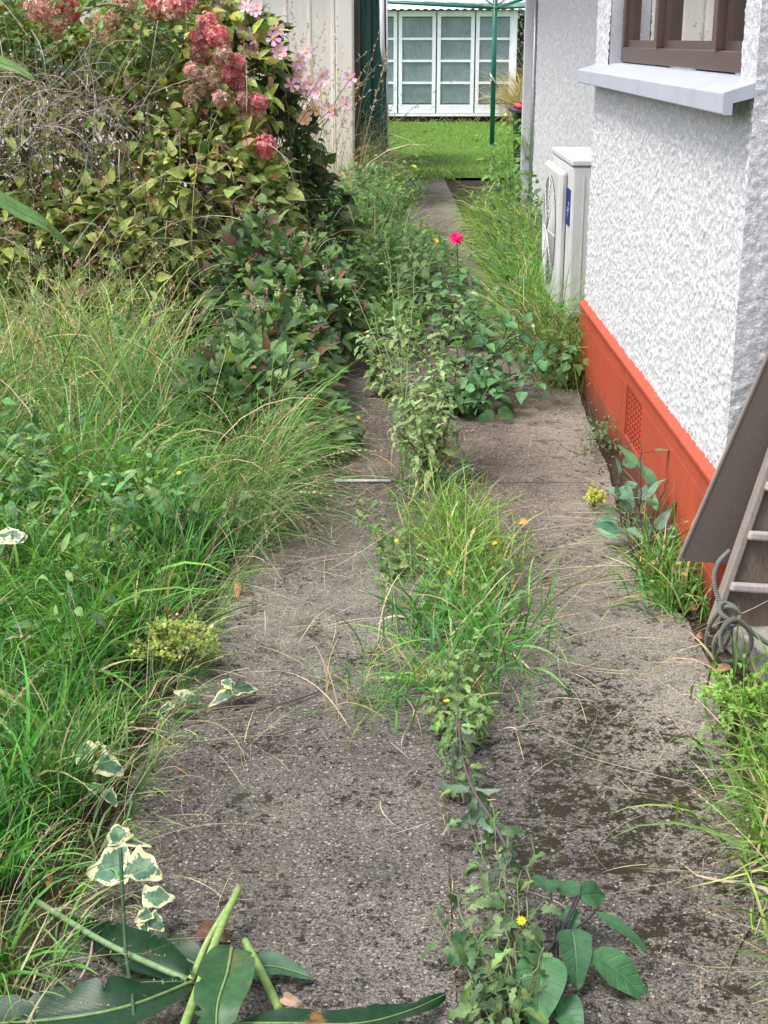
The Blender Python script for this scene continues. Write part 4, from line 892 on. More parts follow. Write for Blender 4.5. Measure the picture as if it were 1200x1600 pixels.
# --- foreground nightshade and sow thistle at the bottom of the crack
b0 = gp(800, 1640)
tp = [yp(768, 1250, 2.35), yp(745, 1285, 2.3), yp(790, 1290, 2.3), yp(670, 1420, 2.2), yp(815, 1360, 2.2), yp(720, 1400, 2.2), yp(700, 1370, 2.25), yp(830, 1310, 2.25), yp(790, 1400, 2.1), yp(730, 1470, 2.1), yp(760, 1500, 2.0), yp(850, 1480, 2.0)]
weed('weed', 'thin open weed standing in the crack above the sow thistle', 'weed', V3(.16, 2.72, .012), [(yp(716, 1090, 2.9), (0, 0, .02)), (yp(700, 1150, 2.8), (0, 0, .01)), (yp(745, 1130, 2.85), (0, 0, .02)), (yp(735, 1190, 2.75), (0, 0, .01))], dict(THL, L=.05, n=9, W=.45), G2, dict(YEL, p=.3, max=1), 2, .25, (.10, .08, .07), .0028)
weed('sow_thistle', 'sow thistle with lobed pale leaves at the bottom of the path', 'weed', b0, [(q, (rng.normal(0, .01), 0, .01)) for q in tp], dict(THL, L=.075, n=9, W=.5, pal=[(.12, .20, .075), (.16, .25, .09), (.085, .15, .06)]), None, dict(YEL, p=.25, max=2), 2, .22, (.12, .15, .07), .0035)
b1 = gp(868, 1600); t = thing('nightshade', 'foreground nightshade with large dark heart shaped leaves and a holed leaf', 'weed', tuple(b1))
ms = MB(); crown = yp(868, 1470, 2.12); DK = (.035, .03, .035)
ms.tube(bez(b1, (b1 + crown) / 2, crown, 6), .006, DK, 6)
BL = [  # base px, tip px, depth base, depth tip, width, shape
    ((850, 1490), (838, 1600), 2.04, 1.93, .078, 'ovate'), ((893, 1452), (908, 1535), 2.13, 2.05, .062, 'heart'), ((925, 1488), (1032, 1562), 2.10, 2.05, .058, 'ovate'),
    ((906, 1400), (957, 1392), 2.20, 2.24, .045, 'ovate'), ((900, 1400), (862, 1366), 2.2, 2.28, .045, 'heart'), ((930, 1425), (1022, 1472), 2.16, 2.12, .022, 'lance'), ((860, 1395), (835, 1355), 2.2, 2.28, .04, 'ovate'),
    ((735, 1465), (708, 1500), 2.15, 2.10, .050, 'heart'), ((800, 1590), (770, 1640), 2.0, 1.95, .06, 'ovate'), ((875, 1560), (905, 1610), 2.0, 1.93, .05, 'ovate'), ((880, 1420), (905, 1450), 2.2, 2.15, .035, 'ovate')]
for (bp, tp_, d0, d1, W_, shp) in BL:
    p0 = yp(*bp, d0); p1 = yp(*tp_, d1); ml = MB(); L_ = np.linalg.norm(p1 - p0)
    leaves(ml, p0, p1 - p0, nz(V3(.25 * rng.normal(), -.5 + .2 * rng.normal(), .8)), L_ * 1.08, W_ * 1.2, jit([(.055, .155, .065), (.075, .18, .075)], 1, .1), shp, 18, 9, .22, .35 + .3 * rng.random(), .045)
    ml.build('leaf', M['leaf'], t, b1); ms.tube(bez(crown, (crown + p0) / 2 + V3(0, 0, -.01), p0, 6), .0025, DK, 5)
ms.build('stem', M['stem'], t, b1)
# dark drooping stem lying from the crack towards the camera
b0 = gp(742, 1172); P = smooth([b0, yp(722, 1150, 3.0), yp(716, 1110, 3.05), yp(722, 1180, 2.8), yp(740, 1235, 2.6), yp(768, 1280, 2.45), yp(800, 1340, 2.3)], 40)
t = thing('drooping_weed', 'long purple weed stem bending down between the two weed clumps', 'weed', tuple(b0)); ms = MB(); ms.tube(P, .0030, (.10, .07, .075), 6); ms.build('stem', M['stem'], t, b0)
ml = MB(); n = 44; ii = rng.integers(10, 40, n); leaves(ml, P[ii], rng.normal(0, 1, (n, 3)) * V3(1, 1, .3) + V3(0, 0, -.9), rng.normal(0, 1, (n, 3)) + V3(0, -.6, .6), rng.uniform(.04, .08, n), rng.uniform(.02, .035, n), jit([(.11, .18, .11), (.14, .22, .13)], n), 'lobed', 8, 3, .5, 1.2, .1); ml.build('foliage', M['leaf'], t, b0)

# --- right foreground grass clump
G4 = 'grass clumps on the right of the path'
for lab, cx_, cy_, n_, L_ in (('yellow green grass clump spilling in from the lower right', .88, 2.60, 520, .21), ('shaggy grass clump below the ramp on the right', .93, 3.02, 300, .14), ('long bladed grass at the bottom right corner', .87, 2.15, 380, .24)):
    mm = MB(); pts = np.stack([rng.normal(cx_ + .04, .085, n_), rng.normal(cy_, .17, n_), np.full(n_, .01)], 1)
    grass_area(mm, pts, L_, L_ * .3, .0062, G_LIME + G_FRESH[:2], lean=.7, curve=1.1, strawf=.12, az=math.pi, azs=1.7, fold=True)
    seed_stalks(mm, pts[:26], L_ * 1.35, .08, pal=STRAW, lean=1.0, curve=.6, az=math.pi, azs=.55, W=.0013, sp=12, spl=.007)
    tag(mm.build('grass_clump', M['grass'], None, (cx_, cy_, 0)), lab, 'grass', G4)
mm = MB(); grass_area(mm, scatter(2400, .94, 1.9, 1.2, 3.0), .26, .08, .006, G_FRESH + G_LIME, lean=.5, curve=1.3, strawf=.1); tag(mm.build('grass', M['grass']), 'rough green grass beyond the right edge of the path', 'grass', kind='stuff')
# --- far half of the path: long grass either side, lawn blades
m = MB()
grass_area(m, scatter(6500, .80, 1.25, 8.3, 12.8), .36, .12, .006, G_LIME + G_MID[:2], lean=.4, curve=1.6, strawf=.12, az=2.9, azs=1.4)
tag(m.build('grass', M['grass']), 'long lime green grass against the set back wall', 'grass', kind='stuff')
m = MB()
grass_area(m, scatter(6000, -.75, .12, 8.6, 16.8), .42, .12, .006, G_MID + G_LIME + G_BLUE, lean=.4, curve=1.4, strawf=.15)
grass_area(m, scatter(900, -.75, -.15, 12.5, 17.5), .85, .2, .006, G_BLUE + PANI, lean=.3, curve=1.5, strawf=.3)
seed_stalks(m, scatter(150, -1.3, -.3, 10.5, 13.5), 1.5, .25, pal=[(.34, .27, .18), (.42, .34, .22), (.30, .24, .16)], lean=.12, curve=.35, W=.0045, sp=22, spl=.035)
seed_stalks(m, scatter(50, -.4, .1, 14.5, 17.5), 1.2, .2, pal=PANI, lean=.25, curve=1.3, W=.005, sp=14, spl=.03)
tag(m.build('grass', M['grass']), 'tall wispy grass in front of the garage and green shed', 'grass', kind='stuff')
m = MB()
grass_area(m, scatter(9000, -1.5, 3.2, 17.3, 29), .055, .02, .012, [(.10, .21, .03), (.13, .25, .04), (.08, .17, .03)], lean=.5, curve=.6, strawf=.04, nseg=2)
grass_area(m, scatter(260, .1, .9, 16.9, 17.9), .14, .05, .008, G_LIME, lean=.5, curve=1)
grass_area(m, scatter(300, -1.5, 3.0, 28.2, 29.0), .14, .05, .008, G_LIME + STRAW, lean=.5, curve=1)
tag(m.build('lawn_grass', M['grass']), 'short grass blades of the back lawn', 'grass', kind='stuff')

G5 = 'leafy weeds beside the far end of the path'
for lab, bb, sp_, hh, lf in (
    ('bright green serrated leaved plant below the clothesline pole', V3(1.15, 12.9, 0), .55, .95, dict(SMALL, L=.13, n=14, W=.6, pal=[(.12, .27, .04), (.16, .32, .06)])),
    ('dark leafy weed left of the far path under the green shed', V3(-.15, 10.6, 0), .40, .75, dict(SMALL, L=.10, n=16, W=.55, pal=[(.08, .15, .05), (.11, .20, .06)])),
    ('yellow flowered bushy weed at the left of the narrow far path', V3(.05, 12.2, 0), .45, .72, dict(SMALL, L=.10, n=16, W=.5, pal=[(.12, .22, .05), (.17, .27, .06)])),
    ('low green weed crowding the middle of the path past the nightshade', V3(.15, 8.6, 0), .42, .5, dict(SMALL, L=.09, n=14, W=.6, pal=[(.10, .18, .07), (.13, .22, .08)])),
    ('round leaved weed between the ground cover and the far path', V3(-.28, 8.0, 0), .38, .62, dict(NS, L=.085, n=12, pal=[(.08, .17, .05), (.11, .2, .06)])),
    ('mid green weed in the long grass beside the heat pump', V3(.82, 9.3, 0), .4, .55, dict(SMALL, L=.08, n=14, pal=[(.09, .19, .05), (.13, .24, .06)]))):
    st = []
    for k in range(14):
        a_ = rng.random() * 6.28; rr = sp_ * rng.random() ** .6; st.append((bb + V3(math.cos(a_) * rr, math.sin(a_) * rr, hh * (.5 + .6 * rng.random())), (0, 0, .05)))
    weed('leafy_weed', lab, 'weed', bb, st, lf, G5, dict(YEL, r=.016, p=.15 if 'yellow' in lab else .03, max=9), 3, .3, (.10, .15, .06), .004)

# --- persicaria ground cover spilling at the path edge, with pink spikes
def inside(c, r, n, shell=.55):
    d = rng.normal(0, 1, (n, 3)); d = nz(d); d[:, 2] = np.abs(d[:, 2]) if c[2] < .2 else d[:, 2]
    return np.asarray(c) + d * (shell + (1 - shell) * rng.random((n, 1)) ** .6) * np.asarray(r), d
def leafmass(mb, blobs, dens, L, W, pal, shape='ovate', rows=5, cols=3, curl=.5, fold=.25, wave=.02, shell=.55):
    for c, r, f in blobs:
        n = int(dens * f); p, d = inside(c, r, n, shell); p[:, 2] = np.maximum(p[:, 2], .03)
        dd = nz(d + rng.normal(0, .55, (n, 3)) + V3(0, -.15, -.1)); nm = nz(d * .6 + V3(0, -.35, .9) + rng.normal(0, .4, (n, 3)))
        bright = .75 + .5 * vn(p[:, 0] * 4 + 11, p[:, 2] * 4 + p[:, 1] * 3)
        leaves(mb, p, dd, nm, L * rng.uniform(.55, 1.3, n), W * rng.uniform(.6, 1.2, n), jit(pal, n, .2) * bright[:, None], shape, rows, cols, fold, curl, wave)
m = MB()
bl = [((-.50, 6.3, .10), (.28, .6, .34), .8), ((-.42, 7.2, .15), (.30, .6, .44), .8), ((-.62, 7.4, .25), (.3, .4, .5), .6), ((-.42, 5.75, .05), (.24, .4, .26), .5), ((-.30, 5.5, .02), (.16, .25, .16), .25), ((-.56, 5.55, .06), (.30, .40, .36), .8)]
leafmass(m, bl, 1500, .085, .058, DARKG + [(.10, .18, .06), (.13, .22, .07), (.15, .25, .08), (.14, .08, .05)], 'ovate', 6, 3, .5)
tag(m.build('ground_cover', M['leaf']), 'dark heart leaved ground cover with pink spikes spilling onto the path', 'ground cover', kind='stuff')
m = MB(); ps = []
for c, r, f in bl[:4]:
    p, d = inside(c, np.array(r) * 1.05, int(22 * f), .95); ps.append(p)
p, d = inside((-1.7, 7.9, .7), (1.0, .5, .65), 60, .95); ps.append(p); p, d = inside((-2.2, 7.2, .5), (.8, .5, .55), 40, .95); ps.append(p)
p = np.concatenate(ps)
for q in p:
    hd = .07 + .05 * rng.random(); ax_ = nz(V3(rng.normal(0, .35), rng.normal(-.2, .3), 1)); n = 34; t_ = rng.random(n)
    m.tube([q - ax_ * .12, q + ax_ * hd], .0014, (.12, .08, .05), 3, False)
    o = nz(rng.normal(0, 1, (n, 3))); diamonds(m, q + ax_ * hd * t_[:, None] + o * (.010 * (1.1 - t_))[:, None], o + ax_ * .5, np.full(n, .010), np.full(n, .007), jit([(.62, .42, .46), (.7, .6, .6), (.45, .25, .28)], n, .12))
tag(m.build('flower_spikes', M['petal']), 'small pale pink flower spikes over the dark ground cover', 'flower spikes', kind='stuff')

# --- hydrangea bush
hc = V3(-1.6, 8.6, 0)
hy = thing('hydrangea_bush', 'large yellowing hydrangea bush with faded red flower heads at upper left', 'bush', tuple(hc))
m = MB()
bl = [((-1.55, 8.4, .95), (.85, .6, .72), 1.4), ((-1.0, 8.1, .65), (.50, .5, .60), 1.1), ((-2.3, 8.2, 1.0), (.8, .6, .8), 1.3), ((-1.5, 7.8, .45), (.6, .4, .42), .9), ((-2.4, 7.7, .5), (.6, .4, .5), .7), ((-1.1, 8.7, 1.35), (.55, .5, .55), .8), ((-1.7, 8.9, 1.75), (.9, .5, .5), .9), ((-2.6, 8.9, 1.8), (.8, .5, .6), .6)]
leafmass(m, bl, 1500, .100, .066, HYD, 'ovate', 6, 3, .6, .3, .03, .6)
leafmass(m, bl, 420, .07, .035, [(.22, .11, .07), (.14, .07, .05), (.28, .2, .11)], 'ovate', 4, 3, 1.4, .6, .05, .5)
m.build('foliage', M['hyd'], hy, hc)
m = MB()
for k in range(110):
    a_ = rng.random() * 6.28; s0 = V3(-1.5 + rng.normal(0, .45), 8.7 + rng.normal(0, .15), 0); e2 = V3(min(-1.6 + rng.normal(0, .6), -.85), 8.25 + rng.normal(0, .3), .5 + 1.2 * rng.random())
    m.tube(bez(s0, (s0 + e2) / 2 + rng.normal(0, .12, 3), e2, 8, .01), np.linspace(.008, .003, 8), jit([(.20, .15, .11), (.30, .26, .22), (.12, .08, .06)], 1)[0], 4)
for (x0_, y0_, x1_, y1_) in ((250, 330, 380, 320), (200, 20, 130, 15), (180, 270, 330, 345), (300, 290, 390, 340)):
    a0 = yp(x0_, y0_, 7.95); a1 = yp(x1_, y1_, 7.85); m.tube(bez(a0, (a0 + a1) / 2 + V3(0, 0, .06), a1, 8, .008), .010, (.26, .20, .16), 5)
m.build('branches', M['stem'], hy, hc)
def mop(px_, py_, rad, pal, Y=None):
    Y = 7.85 + .25 * rng.random() if Y is None else Y
    c = yp(px_, py_, Y); mf = MB(); n = 210; d = nz(rng.normal(0, 1, (n, 3)) + V3(0, -.35, .15)); pos = c + d * V3(1, 1, .8 + .4 * rng.random()) * rad * (.62 + .5 * rng.random((n, 1)))
    cols_ = jit(pal, n, .15)
    for k in range(4):
        ref = nz(np.cross(d, V3(.2, .3, 1))); r2 = np.cross(d, ref); a_ = (k * 1.571 + rng.random(n) * .5)[:, None]; o = ref * np.cos(a_) + r2 * np.sin(a_)
        leaves(mf, pos, o + d * .25 + rng.normal(0, .25, (n, 3)), d, .0135, .012, cols_ * (.75 + .5 * rng.random((n, 1))), 'petal', 2, 3, .15, .3)
    mf.build('flower_head', M['petal'], hy, hc)
RD = [(.64, .16, .20), (.74, .30, .33), (.58, .13, .15), (.74, .46, .45)]; PK = [(.66, .34, .34), (.70, .52, .46), (.60, .22, .22), (.55, .46, .32)]; CRM = [(.60, .46, .36), (.62, .35, .30), (.5, .42, .25)]
for (a1, a2, r_, pl) in ((100, 2, .075, RD), (85, 32, .09, PK), (165, 45, .09, CRM), (195, 6, .07, PK), (248, 4, .08, RD), (285, 2, .07, RD), (325, 40, .065, RD), (340, 58, .07, RD), (312, 84, .055, PK), (342, 98, .06, CRM), (322, 138, .07, CRM), (355, 116, .045, RD), (370, 128, .06, RD), (345, 154, .05, PK), (378, 156, .05, PK), (397, 168, .075, PK), (414, 230, .065, RD), (372, 100, .05, RD), (310, 60, .06, RD), (300, 150, .06, CRM), (330, 120, .07, CRM), (350, 85, .05, PK), (385, 185, .06, CRM), (405, 160, .05, RD), (180, 30, .06, PK), (110, 20, .06, RD), (75, 5, .07, RD), (240, 20, .05, PK), (270, 15, .06, PK), (60, 12, .08, PK), (300, 112, .05, PK)):
    mop(a1, a2, r_ * .92, pl)

# --- dead grass and dry weed heads tangled over the left of the bush
m = MB()
def tangle(n, c, s, L, pal, W=.003):
    pts = rng.normal(0, 1, (n, 3)) * s + c; pts[:, 2] = np.maximum(pts[:, 2], .05)
    ribbons(m, pts, rng.random(n) * 6.28, rng.normal(1.2, .7, n), rng.normal(1.0, 1.1, n), np.clip(rng.normal(L, L * .45, n), .04, .8), np.full(n, W), jit(pal, n, .25), None, 7)
DEAD = [(.34, .29, .26), (.38, .34, .33), (.25, .19, .17), (.30, .23, .24), (.46, .42, .42)]
tangle(520, V3(-1.75, 7.6, 1.22), V3(.30, .12, .13), .26, DEAD, .004); tangle(380, V3(-2.3, 7.5, .75), V3(.35, .2, .30), .35, DEAD + PANI, .004); tangle(260, V3(-1.2, 7.7, .62), V3(.35, .15, .15), .30, DEAD + PANI, .0035)
tangle(160, V3(-2.0, 7.6, 1.0), V3(.6, .15, .4), .9, STRAW + G_MID, .004); tangle(380, V3(-1.7, 7.5, .38), V3(.8, .2, .18), .4, PANI + G_LIME + STRAW, .0045)
n = 1500; pts = rng.normal(0, 1, (n, 3)) * V3(.40, .14, .22) + V3(-1.95, 7.55, 1.1); diamonds(m, pts, rng.normal(0, 1, (n, 3)), np.full(n, .016), np.full(n, .012), jit([(.45, .38, .40), (.36, .25, .28), (.55, .5, .5)], n, .15))
tag(m.build('dead_grass', M['grass']), 'grey dead grass and dry seed heads tangled over the left of the hydrangea', 'dead grass', kind='stuff')
# vine of small leaves in the top left
m = MB(); leafmass(m, [((-2.4, 8.0, 1.65), (.5, .3, .38), 1), ((-1.6, 8.0, 1.62), (.55, .25, .22), .8), ((-2.5, 7.7, 1.2), (.4, .25, .3), .6)], 1100, .055, .026, [(.10, .19, .05), (.14, .24, .06), (.07, .13, .05)], 'lance', 4, 3, .5)
vc = V3(-2.2, 8.0, 0); tv = thing('climbing_vine', 'small leaved green vine scrambling through the top left of the hydrangea', 'vine', tuple(vc)); m.build('foliage', M['leafs'], tv, vc)
ms = MB()
for k in range(26):
    s0 = V3(-2.2 + rng.normal(0, .3), 8.1, .0); e2 = V3(-2.1 + rng.normal(0, .45), 7.8, 1.3 + .5 * rng.random()); ms.tube(bez(s0, (s0 + e2) / 2 + rng.normal(0, .15, 3), e2, 10, .01), .003, (.16, .14, .09), 4)
ms.build('stem', M['stem'], tv, vc)

# --- pink anemones beside the garage
ac = V3(-.72, 8.7, 0)
an = thing('pink_anemone', 'tall anemone plant with many pink blooms before the cream garage', 'flowering plant', tuple(ac))
m = MB(); leafmass(m, [((-.82, 8.85, 1.30), (.30, .25, .26), .8), ((-.70, 8.8, .85), (.36, .3, .4), 1.), ((-.55, 8.8, .45), (.38, .35, .42), 1), ((-.80, 8.9, 1.62), (.2, .15, .13), .35)], 700, .10, .07, [(.07, .12, .04), (.10, .15, .05), (.09, .08, .05), (.06, .13, .05)], 'serr', 7, 3, .6)
m.build('foliage', M['leaf'], an, ac)
ms = MB(); fl = [(432, 45), (428, 88), (437, 80), (397, 60), (383, 80), (380, 50), (478, 82), (465, 95), (470, 118), (455, 133), (485, 130), (497, 145), (510, 122), (503, 118), (515, 173), (547, 123), (539, 161), (475, 187), (330, 5), (355, 4), (400, 15), (427, 60), (385, 10), (340, 22), (490, 172), (468, 105), (478, 140), (522, 172), (432, 92), (401, 75)]
for k, (a1, a2) in enumerate(fl):
    Y = 8.4 + .35 * rng.random(); c = yp(a1, a2, Y); s0 = ac + V3(rng.normal(0, .12), rng.normal(0, .1), .1); ms.tube(bez(s0, V3(s0[0], s0[1], c[2] * .6), c, 9, .006), .0022, (.13, .10, .07), 4)
    org = k in (24,) or k == 17
    flower(an, ac, c, nz(V3(rng.normal(0, .4), -.9, .3 + rng.normal(0, .3))), dict(r=.040 + .008 * rng.random(), petals=5 + k % 3, layers=1, pal=[(.75, .50, .36)] if org else [(.80, .42, .60), (.82, .55, .74), (.78, .48, .72), (.84, .62, .78)], pw=.62, up=.05 + .35 * rng.random(), pc=-.25, cr=.0125, cc=(.80, .50, .10)))
ms.build('stem', M['stem'], an, ac)

# --- long arching leaves coming in from the left edge
def bigleaf(name, label, cat, mid, W, col, nrm=V3(0, -.3, 1), shape='lance', mat='canna', fold=.3, tear=0, rows=60, cols=9, parent=None, origin=None, group=None, curlw=0.0, wave=.04):
    P = smooth(mid, rows + 1); T = nz(np.gradient(P, axis=0)); N_ = nz(nrm - T * np.sum(T * nrm, 1, keepdims=True)); Sd = np.cross(T, N_)
    t = np.linspace(0, 1, rows + 1); w = SHAPES[shape](np.clip(t, .002, .995)) * W / 2; u = np.linspace(-1, 1, cols)
    tr = np.ones((rows + 1, cols))
    if W > .07:
        for sgn in (-1, 1):                                    # torn edges along the side veins
            for t0 in rng.uniform(.12, .92, 4): tr *= 1 - (u[None] * sgn > 0) * rng.uniform(.15, .5) * np.maximum(0, 1 - np.abs(t[:, None] + .06 * np.abs(u[None]) - t0) / .022) * np.abs(u[None])
    lat = w[:, None] * u[None] * tr; up = np.abs(lat) * math.sin(fold) + wave * W * np.sin(t[:, None] * 17 + u * 2) * np.abs(u) ** 2 + curlw * W * np.clip(u, 0, 1) ** 2
    Vv = P[:, None] + Sd[:, None] * (lat * math.cos(fold))[..., None] + N_[:, None] * up[..., None]; Vv[..., 2] = np.maximum(Vv[..., 2], .022)
    uv = np.zeros((rows + 1, cols, 2)); uv[..., 0] = u; uv[..., 1] = t[:, None]
    q = np.arange(rows)[:, None] * cols + np.arange(cols - 1)[None]; f = np.stack([q, q + 1, q + cols + 1, q + cols], -1).reshape(-1, 4)
    m = MB(); m.add(Vv, f, np.clip(np.array(col)[None] * (1 + .15 * vn(uv[..., 1].reshape(-1, 1) * 20, uv[..., 0].reshape(-1, 1) * 3)), 0, 1), uv)
    m.tube(P + N_ * .0012, np.linspace(.0035, .001, rows + 1) * (W / .1) ** .5, (.17, .26, .10), 5)
    if parent is not None: return m.build(name, M[mat], parent, origin)
    return tag(m.build(name, M[mat], None, P[0]), label, cat, group)
gb = V3(-1.95, 5.15, 0); gp_ = thing('strap_leaved_plant', 'green plant reaching long arching strap leaves in from the left edge', 'plant', tuple(gb))
gm = MB()
for pts, W_, c_ in (([yp(-90, 268, 5.2), yp(-40, 290, 5.2), yp(30, 330, 5.2), yp(75, 355, 5.2), yp(125, 402, 5.25)], .060, (.10, .20, .06)), ([yp(-95, 62, 5.0), yp(-40, 85, 5.0), yp(20, 105, 5.0), yp(56, 126, 5.0)], .048, (.16, .26, .09)),
                    ([yp(-120, 160, 5.1), yp(-200, 170, 5.1), yp(-280, 230, 5.1), yp(-330, 320, 5.1)], .06, (.10, .20, .06)), ([yp(-120, 360, 5.0), yp(-180, 350, 4.9), yp(-240, 390, 4.8), yp(-280, 470, 4.7)], .06, (.12, .22, .07))):
    bigleaf('leaf', None, None, pts, W_, c_, V3(.3, -.8, .5), parent=gp_, origin=gb)
    gm.tube(bez(gb, V3(gb[0], gb[1], pts[0][2] * .8), pts[0], 10), np.linspace(.010, .005, 10), (.12, .20, .07), 6)
gm.build('stem', M['stem'], gp_, gb)

# --- cut broad leaves heaped at the bottom left
G6 = 'cut broad leaves lying at the bottom of the path'
DG = (.011, .040, .016)
def gl(px_, py_, h): return gp(px_, py_, h)
bigleaf('broad_leaf', 'long dark green cut leaf lying to the lower left corner', 'leaf', [gl(300, 1535, .06), gl(210, 1570, .09), gl(100, 1592, .08), gl(-40, 1600, .05), gl(-160, 1590, .03)], .12, DG, V3(.05, -.2, 1), group=G6)
bigleaf('broad_leaf', 'dark green cut leaf with a pale rolled underside behind the heap', 'leaf', [gl(300, 1532, .05), gl(240, 1505, .05), gl(170, 1475, .03), gl(110, 1445, .02)], .075, DG, V3(.3, -.5, 1), group=G6, curlw=.25)
bigleaf('broad_leaf', 'blotched cut leaf with rust brown spots in the middle of the heap', 'leaf', [gl(362, 1482, .10), gl(355, 1520, .11), gl(340, 1570, .10), gl(338, 1625, .07), gl(340, 1680, .05)], .105, (.035, .095, .035), V3(.1, -.25, 1), group=G6, shape='ovate')
bigleaf('broad_leaf', 'small pointed cut leaf tip behind the short stalk', 'leaf', [gl(370, 1530, .035), gl(420, 1510, .035), gl(488, 1528, .03)], .055, (.035, .10, .05), V3(0, -.2, 1), group=G6)
bigleaf('broad_leaf', 'long cut leaf with pale blue upturned edge reaching right along the bottom', 'leaf', [gl(360, 1600, .05), gl(450, 1600, .07), gl(560, 1600, .06), gl(640, 1580, .05), gl(697, 1554, .03)], .075, DG, V3(0, .25, 1), group=G6, fold=.35, curlw=-.1)
bigleaf('broad_leaf', 'dark shaded cut leaf under the thick pale stalk', 'leaf', [gl(330, 1520, .03), gl(280, 1495, .035), gl(225, 1478, .03), gl(170, 1470, .025)], .075, DG, V3(0, -.2, 1), group=G6)
def stalk(label, pts, r, col=(.20, .30, .09)):
    P = smooth(pts, 24); m = MB(); m.tube(P, r, col, 10); tip = nz(P[0] - P[1])
    m.tube([P[0] + tip * .0006, P[0] + tip * .001], r * .93 if not hasattr(r, '__len__') else r[0] * .93, (.38, .42, .2), 10)
    return tag(m.build('cut_stalk', M['stem'], None, P[0]), label, 'stalk', 'cut stalks in the leaf heap')
stalk('thickest pale green cut stalk standing out of the leaf heap', [yp(373, 1388, 2.30), yp(345, 1450, 2.18), yp(315, 1530, 2.04), yp(275, 1640, 1.85)], np.linspace(.007, .009, 24))
stalk('thinner stalk lying alongside the thickest pale cut stalk', [yp(362, 1408, 2.27), yp(325, 1470, 2.16), yp(295, 1535, 2.05), yp(262, 1545, 2.04)], np.linspace(.005, .008, 24), (.24, .34, .12))
stalk('short leaning cut stalk right of the blotched leaf', [gp(383, 1470, .045), gp(405, 1512, .06), gp(437, 1578, .05)], np.linspace(.007, .008, 24), (.16, .25, .07))
stalk('long pale striped stalk running back from the heap to the left grass', [gp(290, 1530, .07), gp(220, 1500, .07), gp(150, 1465, .05), gp(60, 1410, .03)], np.linspace(.005, .006, 24), (.15, .24, .11))
m = MB(); P = smooth([yp(211, 1640, 1.85), yp(207, 1560, 1.95), yp(196, 1480, 2.1), yp(188, 1325, 2.2)], 30); m.tube(P, .0035, (.035, .075, .035), 6)
tag(m.build('reed', M['stem'], None, P[0]), 'thin dark upright reed rising before the variegated ivy leaves', 'reed')

# --- variegated ivy
def ivyplant(label, base, vine, lv):
    t = thing('variegated_ivy', label, 'ivy', tuple(base)); ms = MB(); ms.tube(smooth(vine, 30), .0025, (.10, .07, .05), 5); 
    for (bp, tp_, h0, h1, W_) in lv:
        p0 = gp(*bp, h0); p1 = gp(*tp_, h1); m = MB(); L_ = np.linalg.norm(p1 - p0)
        leaves(m, p0, p1 - p0, nz(V3(rng.normal(0, .15), -.6, .8)), L_ * 1.03, W_ * 1.25, jit([(.06, .15, .09), (.08, .17, .10)], 1, .1), 'ivy', 16, 9, .25, .45, .05)
        m.build('leaf', M['ivy'], t, base)
        vi = smooth(vine, 30); nr = vi[np.argmin(np.linalg.norm(vi - p0, axis=1))]; ms.tube([nr, (nr + p0) / 2 + V3(0, 0, .01), p0], .0013, (.25, .22, .12), 4)
    ms.build('stem', M['stem'], t, base)
ivyplant('variegated ivy with the largest cream edged leaves above the leaf heap', gp(170, 1460), [gp(130, 1480, .02), gp(190, 1420, .06), gp(200, 1360, .09), gp(190, 1300, .08)],
    [((205, 1350), (133, 1362), .10, .09, .080), ((200, 1345), (250, 1368), .11, .10, .062), ((190, 1318), (178, 1288), .09, .12, .050), ((172, 1312), (235, 1318), .09, .09, .020), ((222, 1404), (273, 1400), .08, .08, .045), ((235, 1425), (212, 1438), .07, .07, .026), ((232, 1432), (254, 1452), .06, .05, .032), ((222, 1442), (228, 1462), .05, .05, .02)])
ivyplant('variegated ivy leaves peeping from the grass below the yellow spurge', gp(140, 1240), [gp(110, 1240, .03), gp(150, 1200, .08), gp(140, 1160, .1), gp(170, 1250, .05)],
    [((150, 1190), (194, 1206), .11, .09, .055), ((145, 1185), (112, 1160), .12, .12, .06), ((150, 1180), (145, 1155), .12, .13, .05), ((165, 1235), (182, 1258), .07, .05, .028), ((160, 1235), (128, 1222), .08, .08, .022)])
ivyplant('pale variegated ivy sprig lying out on the concrete', gp(330, 1120), [gp(260, 1110, .03), gp(300, 1115, .03), gp(345, 1100, .05), gp(400, 1085, .03)],
    [((360, 1078), (408, 1070), .06, .05, .040), ((362, 1075), (345, 1056), .06, .07, .03), ((370, 1075), (326, 1098), .05, .04, .036), ((300, 1090), (272, 1078), .04, .06, .028), ((285, 1085), (314, 1098), .05, .03, .028), ((270, 1100), (246, 1112), .04, .04, .022)])
ivyplant('cream ivy leaf half hidden in grass at the left edge', gp(20, 880), [gp(-30, 880, .2), gp(10, 870, .25), gp(20, 850, .27)], [((20, 850), (2, 818), .30, .33, .07), ((20, 850), (40, 826), .3, .32, .05)])

